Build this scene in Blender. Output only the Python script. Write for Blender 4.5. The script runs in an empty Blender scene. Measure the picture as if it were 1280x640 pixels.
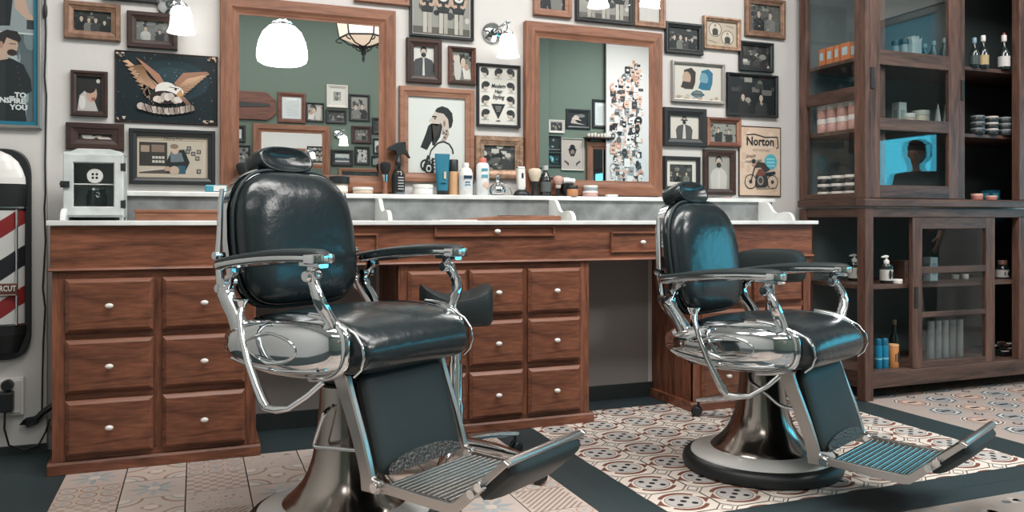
import bpy, bmesh, math, random
from mathutils import Vector, Matrix
random.seed(7)
SC = bpy.context.scene
COL = SC.collection
PI = math.pi
# ------------------------------------------------------------------ camera calibration (1280x640)
F, CX, HY, H = 1015.0, 640.0, 276.0, 0.92
TH = math.atan(395/1015.0)
CT, ST = math.cos(TH), math.sin(TH)
WY = 3.72          # back wall plane
def ray(u, v):
    a = (u-CX)/F; b = (HY-v)/F
    return (ST+a*CT, CT-a*ST, b)
def onY(u, v, Y):
    d = ray(u, v); t = Y/d[1]
    return Vector((d[0]*t, Y, H+d[2]*t))
def onX(u, v, X):
    d = ray(u, v); t = X/d[0]
    return Vector((X, d[1]*t, H+d[2]*t))
def onZ(u, v, z=0.0):
    d = ray(u, v); t = (z-H)/d[2]
    return Vector((d[0]*t, d[1]*t, z))

def lin(c):
    c = c/255.0
    return c/12.92 if c <= 0.04045 else ((c+0.055)/1.055)**2.4
def rgb(r, g, b): return (lin(r), lin(g), lin(b), 1.0)

# ------------------------------------------------------------------ materials
def newmat(name):
    m = bpy.data.materials.new(name); m.use_nodes = True
    nt = m.node_tree
    return m, nt, nt.nodes['Principled BSDF']
def mat(name, col, rough=0.5, metal=0.0, spec=0.5, bump=0.0, bscale=60.0, var=0.0, vscale=8.0, coat=0.0, emit=None, estr=0.0):
    m, nt, p = newmat(name)
    p.inputs['Base Color'].default_value = rgb(*col)
    p.inputs['Roughness'].default_value = rough
    p.inputs['Metallic'].default_value = metal
    p.inputs['Specular IOR Level'].default_value = spec
    p.inputs['Coat Weight'].default_value = coat
    if emit:
        p.inputs['Emission Color'].default_value = rgb(*emit)
        p.inputs['Emission Strength'].default_value = estr
    if var or bump:
        tc = nt.nodes.new('ShaderNodeTexCoord')
    if var:
        n = nt.nodes.new('ShaderNodeTexNoise'); n.inputs['Scale'].default_value = vscale; n.inputs['Detail'].default_value = 5
        nt.links.new(tc.outputs['Object'], n.inputs['Vector'])
        r = nt.nodes.new('ShaderNodeValToRGB')
        r.color_ramp.elements[0].position = .3; r.color_ramp.elements[1].position = .7
        r.color_ramp.elements[0].color = rgb(*[max(0, c*(1-var)) for c in col])
        r.color_ramp.elements[1].color = rgb(*[min(255, c*(1+var)) for c in col])
        nt.links.new(n.outputs['Fac'], r.inputs['Fac']); nt.links.new(r.outputs['Color'], p.inputs['Base Color'])
    if bump:
        n = nt.nodes.new('ShaderNodeTexNoise'); n.inputs['Scale'].default_value = bscale; n.inputs['Detail'].default_value = 3
        nt.links.new(tc.outputs['Object'], n.inputs['Vector'])
        b = nt.nodes.new('ShaderNodeBump'); b.inputs['Strength'].default_value = bump; b.inputs['Distance'].default_value = 0.01
        nt.links.new(n.outputs['Fac'], b.inputs['Height']); nt.links.new(b.outputs['Normal'], p.inputs['Normal'])
    return m
def wood(name, c1, c2, axis='x', rough=0.38, scale=1.0, spec=0.4):
    """long stretched grain along the axis, with darker cathedral streaks"""
    m, nt, p = newmat(name)
    tc = nt.nodes.new('ShaderNodeTexCoord'); mp = nt.nodes.new('ShaderNodeMapping')
    s = {'x': (1.6, 14, 14), 'z': (14, 14, 1.6), 'y': (14, 1.6, 14)}[axis]
    mp.inputs['Scale'].default_value = [k*scale for k in s]
    nt.links.new(tc.outputs['Object'], mp.inputs['Vector'])
    n = nt.nodes.new('ShaderNodeTexNoise'); n.inputs['Scale'].default_value = 1.5; n.inputs['Detail'].default_value = 6
    n.inputs['Distortion'].default_value = 1.2
    nt.links.new(mp.outputs['Vector'], n.inputs['Vector'])
    n2 = nt.nodes.new('ShaderNodeTexNoise'); n2.inputs['Scale'].default_value = 9.0; n2.inputs['Detail'].default_value = 3
    nt.links.new(mp.outputs['Vector'], n2.inputs['Vector'])
    mx = nt.nodes.new('ShaderNodeMath'); mx.operation = 'MULTIPLY_ADD'; mx.inputs[1].default_value = .35
    nt.links.new(n2.outputs['Fac'], mx.inputs[0])
    sc = nt.nodes.new('ShaderNodeMath'); sc.operation = 'MULTIPLY'; sc.inputs[1].default_value = .65
    nt.links.new(n.outputs['Fac'], sc.inputs[0]); nt.links.new(sc.outputs[0], mx.inputs[2])
    r = nt.nodes.new('ShaderNodeValToRGB')
    e = r.color_ramp.elements
    e[0].position = .34; e[1].position = .64
    e[0].color = rgb(*c2); e[1].color = rgb(*c1)
    nt.links.new(mx.outputs[0], r.inputs['Fac']); nt.links.new(r.outputs['Color'], p.inputs['Base Color'])
    p.inputs['Roughness'].default_value = rough
    p.inputs['Specular IOR Level'].default_value = spec
    b = nt.nodes.new('ShaderNodeBump'); b.inputs['Strength'].default_value = .12; b.inputs['Distance'].default_value = .004
    nt.links.new(mx.outputs[0], b.inputs['Height']); nt.links.new(b.outputs['Normal'], p.inputs['Normal'])
    return m
def colmat(name, rough=0.5, spec=0.4):
    m, nt, p = newmat(name)
    a = nt.nodes.new('ShaderNodeVertexColor'); a.layer_name = 'Col'
    nt.links.new(a.outputs['Color'], p.inputs['Base Color'])
    p.inputs['Roughness'].default_value = rough; p.inputs['Specular IOR Level'].default_value = spec
    return m
def glassmat(name, tint=(253, 254, 254), gloss=1.6, base=0.02):
    m = bpy.data.materials.new(name); m.use_nodes = True
    nt = m.node_tree; nt.nodes.clear()
    o = nt.nodes.new('ShaderNodeOutputMaterial'); mx = nt.nodes.new('ShaderNodeMixShader')
    t = nt.nodes.new('ShaderNodeBsdfTransparent'); g = nt.nodes.new('ShaderNodeBsdfGlossy')
    t.inputs['Color'].default_value = rgb(*tint); g.inputs['Roughness'].default_value = 0.0
    fr = nt.nodes.new('ShaderNodeLayerWeight'); fr.inputs['Blend'].default_value = .5
    pw = nt.nodes.new('ShaderNodeMath'); pw.operation = 'POWER'; pw.inputs[1].default_value = 4.0
    nt.links.new(fr.outputs['Facing'], pw.inputs[0])
    ma = nt.nodes.new('ShaderNodeMath'); ma.operation = 'MULTIPLY_ADD'; ma.inputs[1].default_value = .5*gloss; ma.inputs[2].default_value = base; ma.use_clamp = True
    nt.links.new(pw.outputs[0], ma.inputs[0]); nt.links.new(ma.outputs[0], mx.inputs['Fac'])
    nt.links.new(t.outputs[0], mx.inputs[1]); nt.links.new(g.outputs[0], mx.inputs[2]); nt.links.new(mx.outputs[0], o.inputs['Surface'])
    return m
M = {}
M['wall'] = mat('white_plaster', (206, 204, 201), .75, bump=.08, bscale=40, spec=.2)
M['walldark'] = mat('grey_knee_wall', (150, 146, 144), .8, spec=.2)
M['green'] = mat('sage_green_paint', (104, 118, 108), .7, bump=.05, bscale=60, spec=.25)
M['ceil'] = mat('ceiling_white', (225, 225, 222), .85, spec=.1)
M['baseb'] = mat('black_baseboard', (40, 46, 48), .5)
W1, W2 = (142, 90, 67), (72, 44, 34)
M['wood_x'] = wood('vanity_oak_x', W1, W2, 'x')
M['wood_z'] = wood('vanity_oak_z', W1, W2, 'z')
M['wood_y'] = wood('vanity_oak_y', W1, W2, 'y')
M['mir_x'] = wood('mirror_oak_x', (152, 105, 82), (108, 72, 55), 'x', .42)
M['mir_z'] = wood('mirror_oak_z', (152, 105, 82), (108, 72, 55), 'z', .42)
M['cab_x'] = wood('cabinet_walnut_x', (100, 76, 66), (54, 41, 37), 'x', .45)
M['cab_z'] = wood('cabinet_walnut_z', (110, 80, 68), (58, 43, 38), 'z', .45)
M['cab_y'] = wood('cabinet_walnut_y', (92, 69, 60), (50, 37, 34), 'y', .45)
M['cab_in'] = mat('cabinet_inside_dark', (52, 62, 64), .7, spec=.2)
M['cab_grey'] = mat('cabinet_inside_grey', (92, 102, 103), .7, spec=.2)
M['marble'] = mat('white_marble', (222, 224, 222), .2, var=.07, vscale=7)
M['marble_g'] = mat('grey_marble', (126, 129, 129), .25, var=.18, vscale=9)
M['leather'] = mat('black_leather', (28, 37, 40), .22, bump=.16, bscale=26, spec=.5)
M['leather2'] = mat('black_vinyl', (31, 41, 43), .5, bump=.05, bscale=80, spec=.4)
M['chrome'] = mat('chrome', (212, 216, 218), .07, metal=1.0)
M['chrome_d'] = mat('dark_chrome', (158, 150, 143), .17, metal=1.0)
M['brushed'] = mat('brushed_steel', (188, 184, 180), .3, metal=1.0)
M['kick'] = mat('dull_kick_plate', (96, 94, 92), .38, metal=1.0, bump=.5, bscale=120)
M['steel'] = mat('ribbed_steel', (168, 166, 162), .2, metal=1.0)
M['rubber'] = mat('black_rubber', (24, 30, 31), .45)
M['enamel'] = mat('white_enamel', (234, 234, 230), .25, coat=.3)
M['paint_w'] = mat('chipped_white_paint', (196, 201, 200), .5, var=.08, vscale=14)
M['porc'] = mat('white_porcelain', (232, 230, 226), .18, coat=.4)
M['black'] = mat('black_plastic', (30, 34, 36), .4)
M['matte_black'] = mat('black_iron', (28, 32, 33), .6)
M['fr_black'] = mat('black_frame_lacquer', (34, 38, 40), .4)
M['fr_dark'] = wood('dark_brown_frame', (72, 52, 46), (44, 34, 32), 'x', .4)
M['fr_wood'] = wood('reddish_wood_frame', (120, 76, 62), (78, 48, 40), 'x', .38)
M['fr_light'] = wood('light_wood_frame', (162, 120, 98), (130, 92, 74), 'x', .45)
M['fr_bronze'] = mat('bronze_frame', (132, 102, 84), .4, metal=.25, var=.15, vscale=30)
M['fr_gold'] = mat('old_gold_frame', (152, 124, 104), .4, metal=.5, var=.2, vscale=40, bump=.3, bscale=90)
M['fr_silver'] = mat('silver_frame', (176, 172, 168), .3, metal=.8)
M['fr_white'] = mat('white_wood_frame', (200, 194, 186), .5)
M['mount'] = mat('picture_mount_board', (218, 214, 206), .8, spec=.1)
M['print'] = colmat('printed_picture', .45)
M['paint'] = colmat('printed_enamel', .35)
M['tile'] = colmat('floor_tile_glaze', .42, .35)
M['glass'] = glassmat('clear_glass')
M['cab_glass'] = glassmat('cabinet_glass', (249, 252, 252), 1.0, .05)
M['tinted'] = glassmat('dimming_transom_glass', (120, 150, 154))  # tint added to dim the daylight mirrored from the upper panes
M['mirror'] = mat('mirror_silver', (236, 238, 238), 0.0, metal=1.0)
M['shade'] = mat('opal_glass_shade', (250, 248, 244), .4, emit=(255, 252, 246), estr=1.5)
M['lampglow'] = mat('opal_pendant_glass', (250, 248, 244), .4, emit=(255, 252, 246), estr=5.0)
M['candle'] = mat('lantern_bulb', (255, 240, 220), .4, emit=(255, 236, 214), estr=2.5)
M['parch'] = mat('lantern_parchment_glass', (232, 214, 196), .5, emit=(255, 226, 200), estr=.7)

# ------------------------------------------------------------------ mesh kit
class MB:
    def __init__(s):
        s.b = bmesh.new(); s.cl = None
    def _f(s, vs, mi=0, col=None):
        try: f = s.b.faces.new(vs)
        except ValueError: return None
        f.material_index = mi
        if col is not None:
            if s.cl is None: s.cl = s.b.loops.layers.float_color.new('Col')
            for l in f.loops: l[s.cl] = col
        return f
    def v(s, *p): return s.b.verts.new(p)
    def box(s, x0, x1, y0, y1, z0, z1, mi=0, col=None):
        p = [s.v(x, y, z) for x in (x0, x1) for y in (y0, y1) for z in (z0, z1)]
        for q in ((0, 1, 3, 2), (4, 6, 7, 5), (0, 4, 5, 1), (2, 3, 7, 6), (0, 2, 6, 4), (1, 5, 7, 3)):
            s._f([p[k] for k in q], mi, col)
        return s
    def prism(s, pts, axis, a0, a1, mi=0, col=None):
        def mk(p, a):
            return s.v(*{'y': (p[0], a, p[1]), 'x': (a, p[0], p[1]), 'z': (p[0], p[1], a)}[axis])
        A = [mk(p, a0) for p in pts]; B = [mk(p, a1) for p in pts]
        n = len(pts)
        s._f(A, mi, col); s._f(B[::-1], mi, col)
        for i in range(n):
            s._f([A[i], B[i], B[(i+1) % n], A[(i+1) % n]], mi, col)
        return s
    def lathe(s, prof, c=(0, 0, 0), n=28, mi=0, axis='z', caps=True, col=None):
        rows = []
        for r, h in prof:
            row = []
            for k in range(n):
                a = 2*PI*k/n; x, y = r*math.cos(a), r*math.sin(a)
                p = {'z': (x, y, h), 'y': (x, h, y), 'x': (h, x, y)}[axis]
                row.append(s.v(c[0]+p[0], c[1]+p[1], c[2]+p[2]))
            rows.append(row)
        for i in range(len(rows)-1):
            for k in range(n):
                s._f([rows[i][k], rows[i][(k+1) % n], rows[i+1][(k+1) % n], rows[i+1][k]], mi, col)
        if caps:
            s._f(rows[0][::-1], mi, col); s._f(rows[-1], mi, col)
        return s
    def tube(s, pts, r, n=10, mi=0, closed=False, caps=True, flat=None, up=None, col=None):
        """sweep of a round (or rx/ry flat) section along pts"""
        pts = [Vector(p) for p in pts]; N = len(pts)
        rr = r if isinstance(r, (list, tuple)) else [r]*N
        rows = []; prev = Vector(up) if up else None
        for i, p in enumerate(pts):
            a = pts[(i-1) % N] if (closed or i > 0) else p
            b = pts[(i+1) % N] if (closed or i < N-1) else p
            t = (b-a).normalized()
            if prev is None:
                prev = Vector((0, 0, 1)) if abs(t.z) < .9 else Vector((1, 0, 0))
            u = (prev - t*prev.dot(t)).normalized()
            if not up: prev = u
            w = t.cross(u)
            row = []
            for k in range(n):
                a = 2*PI*k/n
                if flat:      # rectangular-ish section: half sizes along u and w
                    e = 0.35
                    cu = math.copysign(abs(math.cos(a))**e, math.cos(a))*flat[0]*rr[i]
                    cw = math.copysign(abs(math.sin(a))**e, math.sin(a))*flat[1]*rr[i]
                else:
                    cu = math.cos(a)*rr[i]; cw = math.sin(a)*rr[i]
                row.append(s.v(*(p+u*cu+w*cw)))
            rows.append(row)
        m = N if closed else N-1
        for i in range(m):
            A, B = rows[i], rows[(i+1) % N]
            for k in range(n): s._f([A[k], A[(k+1) % n], B[(k+1) % n], B[k]], mi, col)
        if caps and not closed:
            s._f(rows[0][::-1], mi, col); s._f(rows[-1], mi, col)
        return s
    def ell(s, c, r, n=20, m=12, mi=0, e=1.0, col=None):
        """(super)ellipsoid"""
        sp = lambda t: math.copysign(abs(t)**e, t)
        rows = []
        top = s.v(c[0], c[1], c[2]+r[2]); bot = s.v(c[0], c[1], c[2]-r[2])
        for i in range(1, m):
            a = PI*i/m; row = []
            for k in range(n):
                b = 2*PI*k/n
                row.append(s.v(c[0]+r[0]*sp(math.sin(a))*sp(math.cos(b)), c[1]+r[1]*sp(math.sin(a))*sp(math.sin(b)), c[2]+r[2]*sp(math.cos(a))))
            rows.append(row)
        for k in range(n):
            s._f([top, rows[0][k], rows[0][(k+1) % n]], mi, col)
            s._f([bot, rows[-1][(k+1) % n], rows[-1][k]], mi, col)
        for i in range(len(rows)-1):
            for k in range(n): s._f([rows[i][k], rows[i+1][k], rows[i+1][(k+1) % n], rows[i][(k+1) % n]], mi, col)
        return s
    def loft(s, rows, mi=0, close_u=True, caps=True):
        R = [[s.v(*p) for p in row] for row in rows]; n = len(R[0])
        for i in range(len(R)-1):
            for k in range(n if close_u else n-1):
                s._f([R[i][k], R[i][(k+1) % n], R[i+1][(k+1) % n], R[i+1][k]], mi)
        if caps:
            s._f(R[0][::-1], mi); s._f(R[-1], mi)
        return s
    def ring(s, w, h, prof, mi=0):
        """mitred rectangular moulding w x h in the xz plane; prof = [(inset, y)]; four sides, sides (vertical) get mi+1"""
        loops = []
        for d, y in prof:
            loops.append([s.v(sx*(w/2-d), y, sz*(h/2-d)) for sx, sz in ((-1, -1), (1, -1), (1, 1), (-1, 1))])
        for i in range(len(loops)-1):
            for k in range(4):
                s._f([loops[i][k], loops[i][(k+1) % 4], loops[i+1][(k+1) % 4], loops[i+1][k]], mi + (k % 2))
        return s
    def text(s, t, x, y, z, size, col, align='CENTER', mi=0, rot=0.0, sx=1.0, shear=0.0, thick=None):
        """lettering in the xz plane at depth y, readable from -y"""
        cu = bpy.data.curves.new('t', 'FONT'); cu.body = t; cu.size = size; cu.align_x = align; cu.align_y = 'CENTER'
        cu.resolution_u = 2; cu.shear = shear
        if thick: cu.offset = thick
        o = bpy.data.objects.new('t', cu); COL.objects.link(o)
        dg = bpy.context.evaluated_depsgraph_get()
        me = bpy.data.meshes.new_from_object(o.evaluated_get(dg))
        bpy.data.objects.remove(o); bpy.data.curves.remove(cu)
        c, q = math.cos(rot), math.sin(rot)
        vs = [s.v(x+(p.co.x*sx*c-p.co.y*q), y, z+(p.co.x*sx*q+p.co.y*c)) for p in me.vertices]
        for f in me.polygons: s._f([vs[k] for k in f.vertices], mi, col)
        bpy.data.meshes.remove(me)
        return s

def obj(name, mb, mats, parent=None, smooth=None, bevel=None, sub=0, loc=None, rotz=None, rot=None):
    b = mb.b
    bmesh.ops.recalc_face_normals(b, faces=b.faces[:])
    me = bpy.data.meshes.new(name); b.to_mesh(me); b.free()
    ms = mats if isinstance(mats, (list, tuple)) else [mats]
    for m in ms: me.materials.append(M[m] if isinstance(m, str) else m)
    if smooth:
        me.shade_smooth()
        if smooth < 180: me.set_sharp_from_angle(angle=math.radians(smooth))
    o = bpy.data.objects.new(name, me); COL.objects.link(o)
    if parent: o.parent = parent
    if loc: o.location = loc
    if rotz is not None: o.rotation_euler = (0, 0, rotz)
    if rot is not None: o.rotation_euler = rot
    if bevel:
        md = o.modifiers.new('bevel', 'BEVEL'); md.width = bevel; md.segments = 2; md.limit_method = 'ANGLE'
        md.angle_limit = math.radians(40)
    if sub:
        md = o.modifiers.new('subdivision', 'SUBSURF'); md.levels = sub; md.render_levels = sub
    return o
def tag(o, label, cat, group=None):
    o['label'] = label; o['category'] = cat
    if group: o['group'] = group
    return o
def thing(name, label, cat, loc=(0, 0, 0), rotz=0.0, group=None, rot=None):
    o = bpy.data.objects.new(name, None); COL.objects.link(o)
    o.empty_display_size = .05
    o.location = loc; o.rotation_euler = rot if rot else (0, 0, rotz)
    return tag(o, label, cat, group)
def struct(o):
    o['kind'] = 'structure'; return o
def dup(root, loc, label=None, rotz=None, group=None):
    r = root.copy(); COL.objects.link(r); r.location = loc
    if rotz is not None: r.rotation_euler = (0, 0, rotz)
    if label: r['label'] = label
    if group: r['group'] = group
    for ch in list(root.children):
        c = ch.copy(); COL.objects.link(c); c.parent = r
        for g in list(ch.children):
            d = g.copy(); COL.objects.link(d); d.parent = c
    return r
# ================================================================== SETTING
XL, XR, YB, ZC = -1.7, 6.3, -1.65, 3.35
o = struct(obj('wall_back', MB().box(XL-.1, XR+.1, WY, WY+.12, 0, ZC), 'wall'))
o = struct(obj('wall_left', MB().box(XL-.12, XL, YB-.1, WY+.1, 0, ZC), 'wall'))
o = struct(obj('wall_front', MB().box(XL-.1, XR+.1, YB-.12, YB, 0, ZC), 'green'))
o = struct(obj('ceiling', MB().box(XL-.1, XR+.1, YB-.1, WY+.1, ZC, ZC+.1), 'ceil'))
# slight projection of the plaster left of the vanity
struct(obj('trim_1', MB().box(-1.69, -.555, WY-.03, WY-.0005, 0, ZC), 'wall'))
struct(obj('baseboard_back', MB().box(-.52, 3.15, WY-.016, WY-.001, 0, .075), 'baseb'))
struct(obj('baseboard_left', MB().box(-1.68, -.553, WY-.046, WY-.031, 0, .035), 'baseb'))
# right wall with shop-front glazing: low panes, a dark fascia over them and transom lights above
BAYS = ((-1.25, .0), (.0, .95), (.95, 1.9), (1.9, 2.95))
def wr():
    m = MB()
    y0, y1 = -1.25, 2.95
    for a in ((YB-.1, y0, 0, ZC), (y1, WY+.1, 0, ZC), (y0, y1, 0, .85), (y0, y1, 2.9, ZC)):
        m.box(XR, XR+.14, *a)
    return m
struct(obj('wall_right', wr(), 'wall'))
struct(obj('trim_6', MB().box(XR, XR+.12, -1.25, 2.95, 1.78, 2.42), 'fr_black'))
def winf(a, b, z0, z1):
    m = MB()
    m.box(XR+.02, XR+.10, a, a+.06, z0, z1); m.box(XR+.02, XR+.10, b-.06, b, z0, z1)
    m.box(XR+.02, XR+.10, a+.06, b-.06, z0, z0+.06); m.box(XR+.02, XR+.10, a+.06, b-.06, z1-.06, z1)
    return m
k_ = 1
for a, b in BAYS:
    for z0, z1 in ((.85, 1.78), (2.42, 2.9)):
        w = struct(obj('window_%d' % k_, winf(a, b, z0, z1), 'fr_black')); k_ += 1
        obj('pane', MB().box(XR+.055, XR+.06, a+.05, b-.05, z0+.05, z1-.05), 'glass' if z0 < 1 else 'tinted', w)
# sticker covered white pier opposite the mirrors
_v = 2*3.694+1.575
PX0, PX1 = onY(758, 150, _v).x, onY(816, 150, _v).x
struct(obj('trim_2', MB().box(PX0, PX1, -1.600, -1.575, 0, ZC-.001), 'wall'))
struct(obj('trim_3', MB().box(onY(672, 150, 2*3.694+1.6).x, onY(686, 150, 2*3.694+1.6).x, YB+.001, -1.60, 0, ZC-.001), 'green'))

# ------------------------------------------------------------------ floor
def floor_mesh():
    m = MB()
    def C(r, g, b, j=0):
        d = random.uniform(-j, j); return rgb(max(0, r+d), max(0, g+d), max(0, b+d))
    def quad(x0, x1, y0, y1, z, c): m._f([m.v(x0, y0, z), m.v(x1, y0, z), m.v(x1, y1, z), m.v(x0, y1, z)], 0, c)
    def poly(pts, z, c): m._f([m.v(x, y, z) for x, y in pts], 0, c)
    def disc(cx, cy, rx, ry, z, c, n=20, a0=0): poly([(cx+rx*math.cos(a0+2*PI*k/n), cy+ry*math.sin(a0+2*PI*k/n)) for k in range(n)], z, c)
    m.box(XL-.1, XR+.2, YB-.1, WY+.1, -.1, 0, 0, rgb(46, 58, 61))
    z1, z2, z3, z4, z5, z6 = .0004, .0007, .0010, .0013, .0016, .0019
    # dark plank joints in the border bands
    DK = rgb(36, 46, 49)
    for x in (1.187, 1.29, 2.98, 3.08): quad(x, x+.002, 1.2, 3.6, z1, DK)
    for y in (1.945, 2.045): quad(1.187, 3.2, y, y+.002, z1, DK)
    # left: patchwork tiles
    P = .2035
    xs = [-.4395+P*k for k in range(8)]
    rowy = [3.345-.1975*k for k in range(16)]
    for i in range(8):
        for j in range(15):
            x0, x1 = xs[i]+.0022, min(xs[i]+P-.0022, 1.187); y1, y0 = rowy[j]-.0012, rowy[j+1]+.0012
            if x1-x0 < .05: continue
            base = random.choice([(190, 174, 164), (198, 182, 172), (184, 168, 160), (194, 180, 172), (186, 172, 164)])
            quad(x0, x1, y0, y1, z1, C(*base, 5))
            w, h = x1-x0, y1-y0; cx, cy = (x0+x1)/2, (y0+y1)/2
            kind = (i*5+j*3+random.randint(0, 2)) % 7
            br = (160, 138, 126); bl = (160, 168, 170); cr = (206, 192, 182)
            if kind == 0:    # diagonal stripes
                n = 8
                for k in range(-n, n):
                    a = x0+w*k/n*1.0
                    p = [(a, y0), (a+w*.06, y0), (a+w*.06+w, y1), (a+w, y1)]
                    q = []
                    for t in range(13):
                        xx = a+w*t/12; yy = y0+h*t/12
                        if x0 <= xx <= x1-w*.06: q.append((xx, yy))
                    if len(q) > 1:
                        (xa, ya), (xb, yb) = q[0], q[-1]
                        poly([(xa, ya), (xa+w*.06, ya), (xb+w*.06, yb), (xb, yb)], z2, C(146, 132, 124))
            elif kind == 1:  # eight pointed flower
                for k in range(8):
                    a = 2*PI*k/8
                    poly([(cx+.012*math.cos(a+.5), cy+.012*math.sin(a+.5)), (cx+.05*math.cos(a+.22), cy+.05*math.sin(a+.22)), (cx+.085*math.cos(a), cy+.085*math.sin(a)), (cx+.05*math.cos(a-.22), cy+.05*math.sin(a-.22)), (cx+.012*math.cos(a-.5), cy+.012*math.sin(a-.5))], z2, C(*bl, 8))
                disc(cx, cy, .02, .02, z3, C(*cr))
            elif kind == 2:  # speckled blotches
                for k in range(60):
                    a, b = random.uniform(x0+.008, x1-.008), random.uniform(y0+.006, y1-.006)
                    disc(a, b, random.uniform(.003, .008), random.uniform(.002, .006), z2, C(*random.choice([br, bl, cr, bl]), 10), 7)
            elif kind == 3:  # lattice of rings
                for a in range(3):
                    for b in range(3):
                        px, py = x0+w*(a+.5)/3, y0+h*(b+.5)/3
                        disc(px, py, .030, .030, z2, C(*br, 6), 14); disc(px, py, .025, .025, z3, C(*base, 4), 14); disc(px, py, .010, .010, z4, C(*bl), 8)
            elif kind == 4:  # worn strokes
                for k in range(26):
                    a, b = random.uniform(x0+.02, x1-.05), random.uniform(y0+.006, y1-.006)
                    l = random.uniform(.015, .045)
                    poly([(a, b), (a+l, b+.003), (a+l*.9, b+.007), (a+.004, b+.004)], z2, C(*random.choice([br, (164, 140, 128)]), 8))
            elif kind == 5:  # four quarter arcs and a star
                for sx, sy in ((x0, y0), (x1, y0), (x0, y1), (x1, y1)):
                    for r0, c in ((.075, br), (.064, base), (.045, bl), (.036, cr)):
                        pts = []
                        for k in range(9):
                            a = PI/2*k/8
                            pts.append((sx+(1 if sx == x0 else -1)*r0*math.cos(a), sy+(1 if sy == y0 else -1)*r0*math.sin(a)))
                        poly([(sx, sy)]+pts, z2+.00012*(.08-r0)*100, C(*c))
                disc(cx, cy, .035, .035, z3, C(*br), 4)
                disc(cx, cy, .024, .024, z4, C(*cr), 8)
            else:            # small checks
                for a in range(8):
                    for b in range(8):
                        if (a+b) % 2: quad(x0+w*a/8, x0+w*(a+1)/8, y0+h*b/8, y0+h*(b+1)/8, z2, C(172, 154, 144, 3))
    # middle: encaustic medallion tiles
    X0, X1, Y0, Y1 = 1.387, 2.98, 2.15, 3.52
    quad(X0, X1, Y0, Y1, z1, rgb(214, 203, 192))
    PX, PY = .2020, .1960
    nx, ny = 8, 7
    def clipq(pts):   # clip against region
        def cl(p, f, g):
            out = []
            for k in range(len(p)):
                a, b = p[k], p[(k+1) % len(p)]
                if f(a): out.append(a)
                if f(a) != f(b): out.append(g(a, b))
            return out
        for ax, lim, sg in ((0, X0, 1), (0, X1, -1), (1, Y0, 1), (1, Y1, -1)):
            if len(pts) < 3: return []
            f = lambda p: (p[ax]-lim)*sg >= 0
            def g(a, b):
                t = (lim-a[ax])/(b[ax]-a[ax]); return (a[0]+(b[0]-a[0])*t, a[1]+(b[1]-a[1])*t)
            pts = cl(pts, f, g)
        return pts
    def cp(pts, z, c):
        pts = clipq(pts)
        if len(pts) >= 3: poly(pts, z, c)
    for i in range(-1, nx+1):
        for j in range(-1, ny+1):
            cx, cy = 1.487+PX*i, 2.274+PY*j
            a, b = PX/2, PY/2
            def oc(s, k=.42): return [(cx+a*s*x, cy+b*s*y) for x, y in ((-k, -1), (k, -1), (1, -k), (1, k), (k, 1), (-k, 1), (-1, k), (-1, -k))]
            ln = rgb(84, 76, 74); brn = C(126, 78, 66, 6); cream = C(218, 207, 196, 3)
            cp(oc(1.0, .62), z2, ln); cp(oc(.965, .62), z3, cream)
            # medallion: grey disc, brown crescents above and below, brown darts at both sides
            for sg in (-1, 1):
                cp([(cx+sg*.1000, cy), (cx+sg*.0660, cy+.0330), (cx+sg*.0740, cy), (cx+sg*.0660, cy-.0330)], z4, ln)
                cp([(cx+sg*.0970, cy), (cx+sg*.0690, cy+.0270), (cx+sg*.0755, cy), (cx+sg*.0690, cy-.0270)], z4+.0001, brn)
                A = [.62+1.90*h/12 for h in range(13)]
                cp([(cx+.085*math.cos(q), cy+sg*.082*math.sin(q)) for q in A]+[(cx+.072*math.cos(q), cy+sg*.066*math.sin(q)) for q in A[::-1]], z4, ln)
                cp([(cx+.083*math.cos(q), cy+sg*.080*math.sin(q)) for q in A]+[(cx+.0735*math.cos(q), cy+sg*.0685*math.sin(q)) for q in A[::-1]], z4+.0001, brn)
            cp([(cx+.0640*math.cos(2*PI*h/24), cy+.0600*math.sin(2*PI*h/24)) for h in range(24)], z5, rgb(120, 112, 110))
            cp([(cx+.0610*math.cos(2*PI*h/24), cy+.0570*math.sin(2*PI*h/24)) for h in range(24)], z5+.0001, C(184, 180, 176, 3))
            for dx, dy in ((0, 0), (-.028, -.026), (.028, -.026), (-.028, .026), (.028, .026)):
                cp([(cx+dx+.0115*math.cos(2*PI*h/8), cy+dy+.0115*math.sin(2*PI*h/8)) for h in range(8)], z6+.0001, rgb(44, 46, 48))
            cp([(cx+a+.024*x, cy+b+.024*y) for x, y in ((-1, 0), (0, -1), (1, 0), (0, 1))], z5, ln)
            cp([(cx+a+.020*x, cy+b+.020*y) for x, y in ((-1, 0), (0, -1), (1, 0), (0, 1))], z5+.0001, rgb(222, 214, 206))
    # right: concentric oval tiles
    X0, X1, Y0, Y1 = 3.18, XR-.01, 1.2, 3.60
    quad(X0, X1, Y0, Y1, z1, rgb(170, 156, 148))
    P = .197
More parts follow.
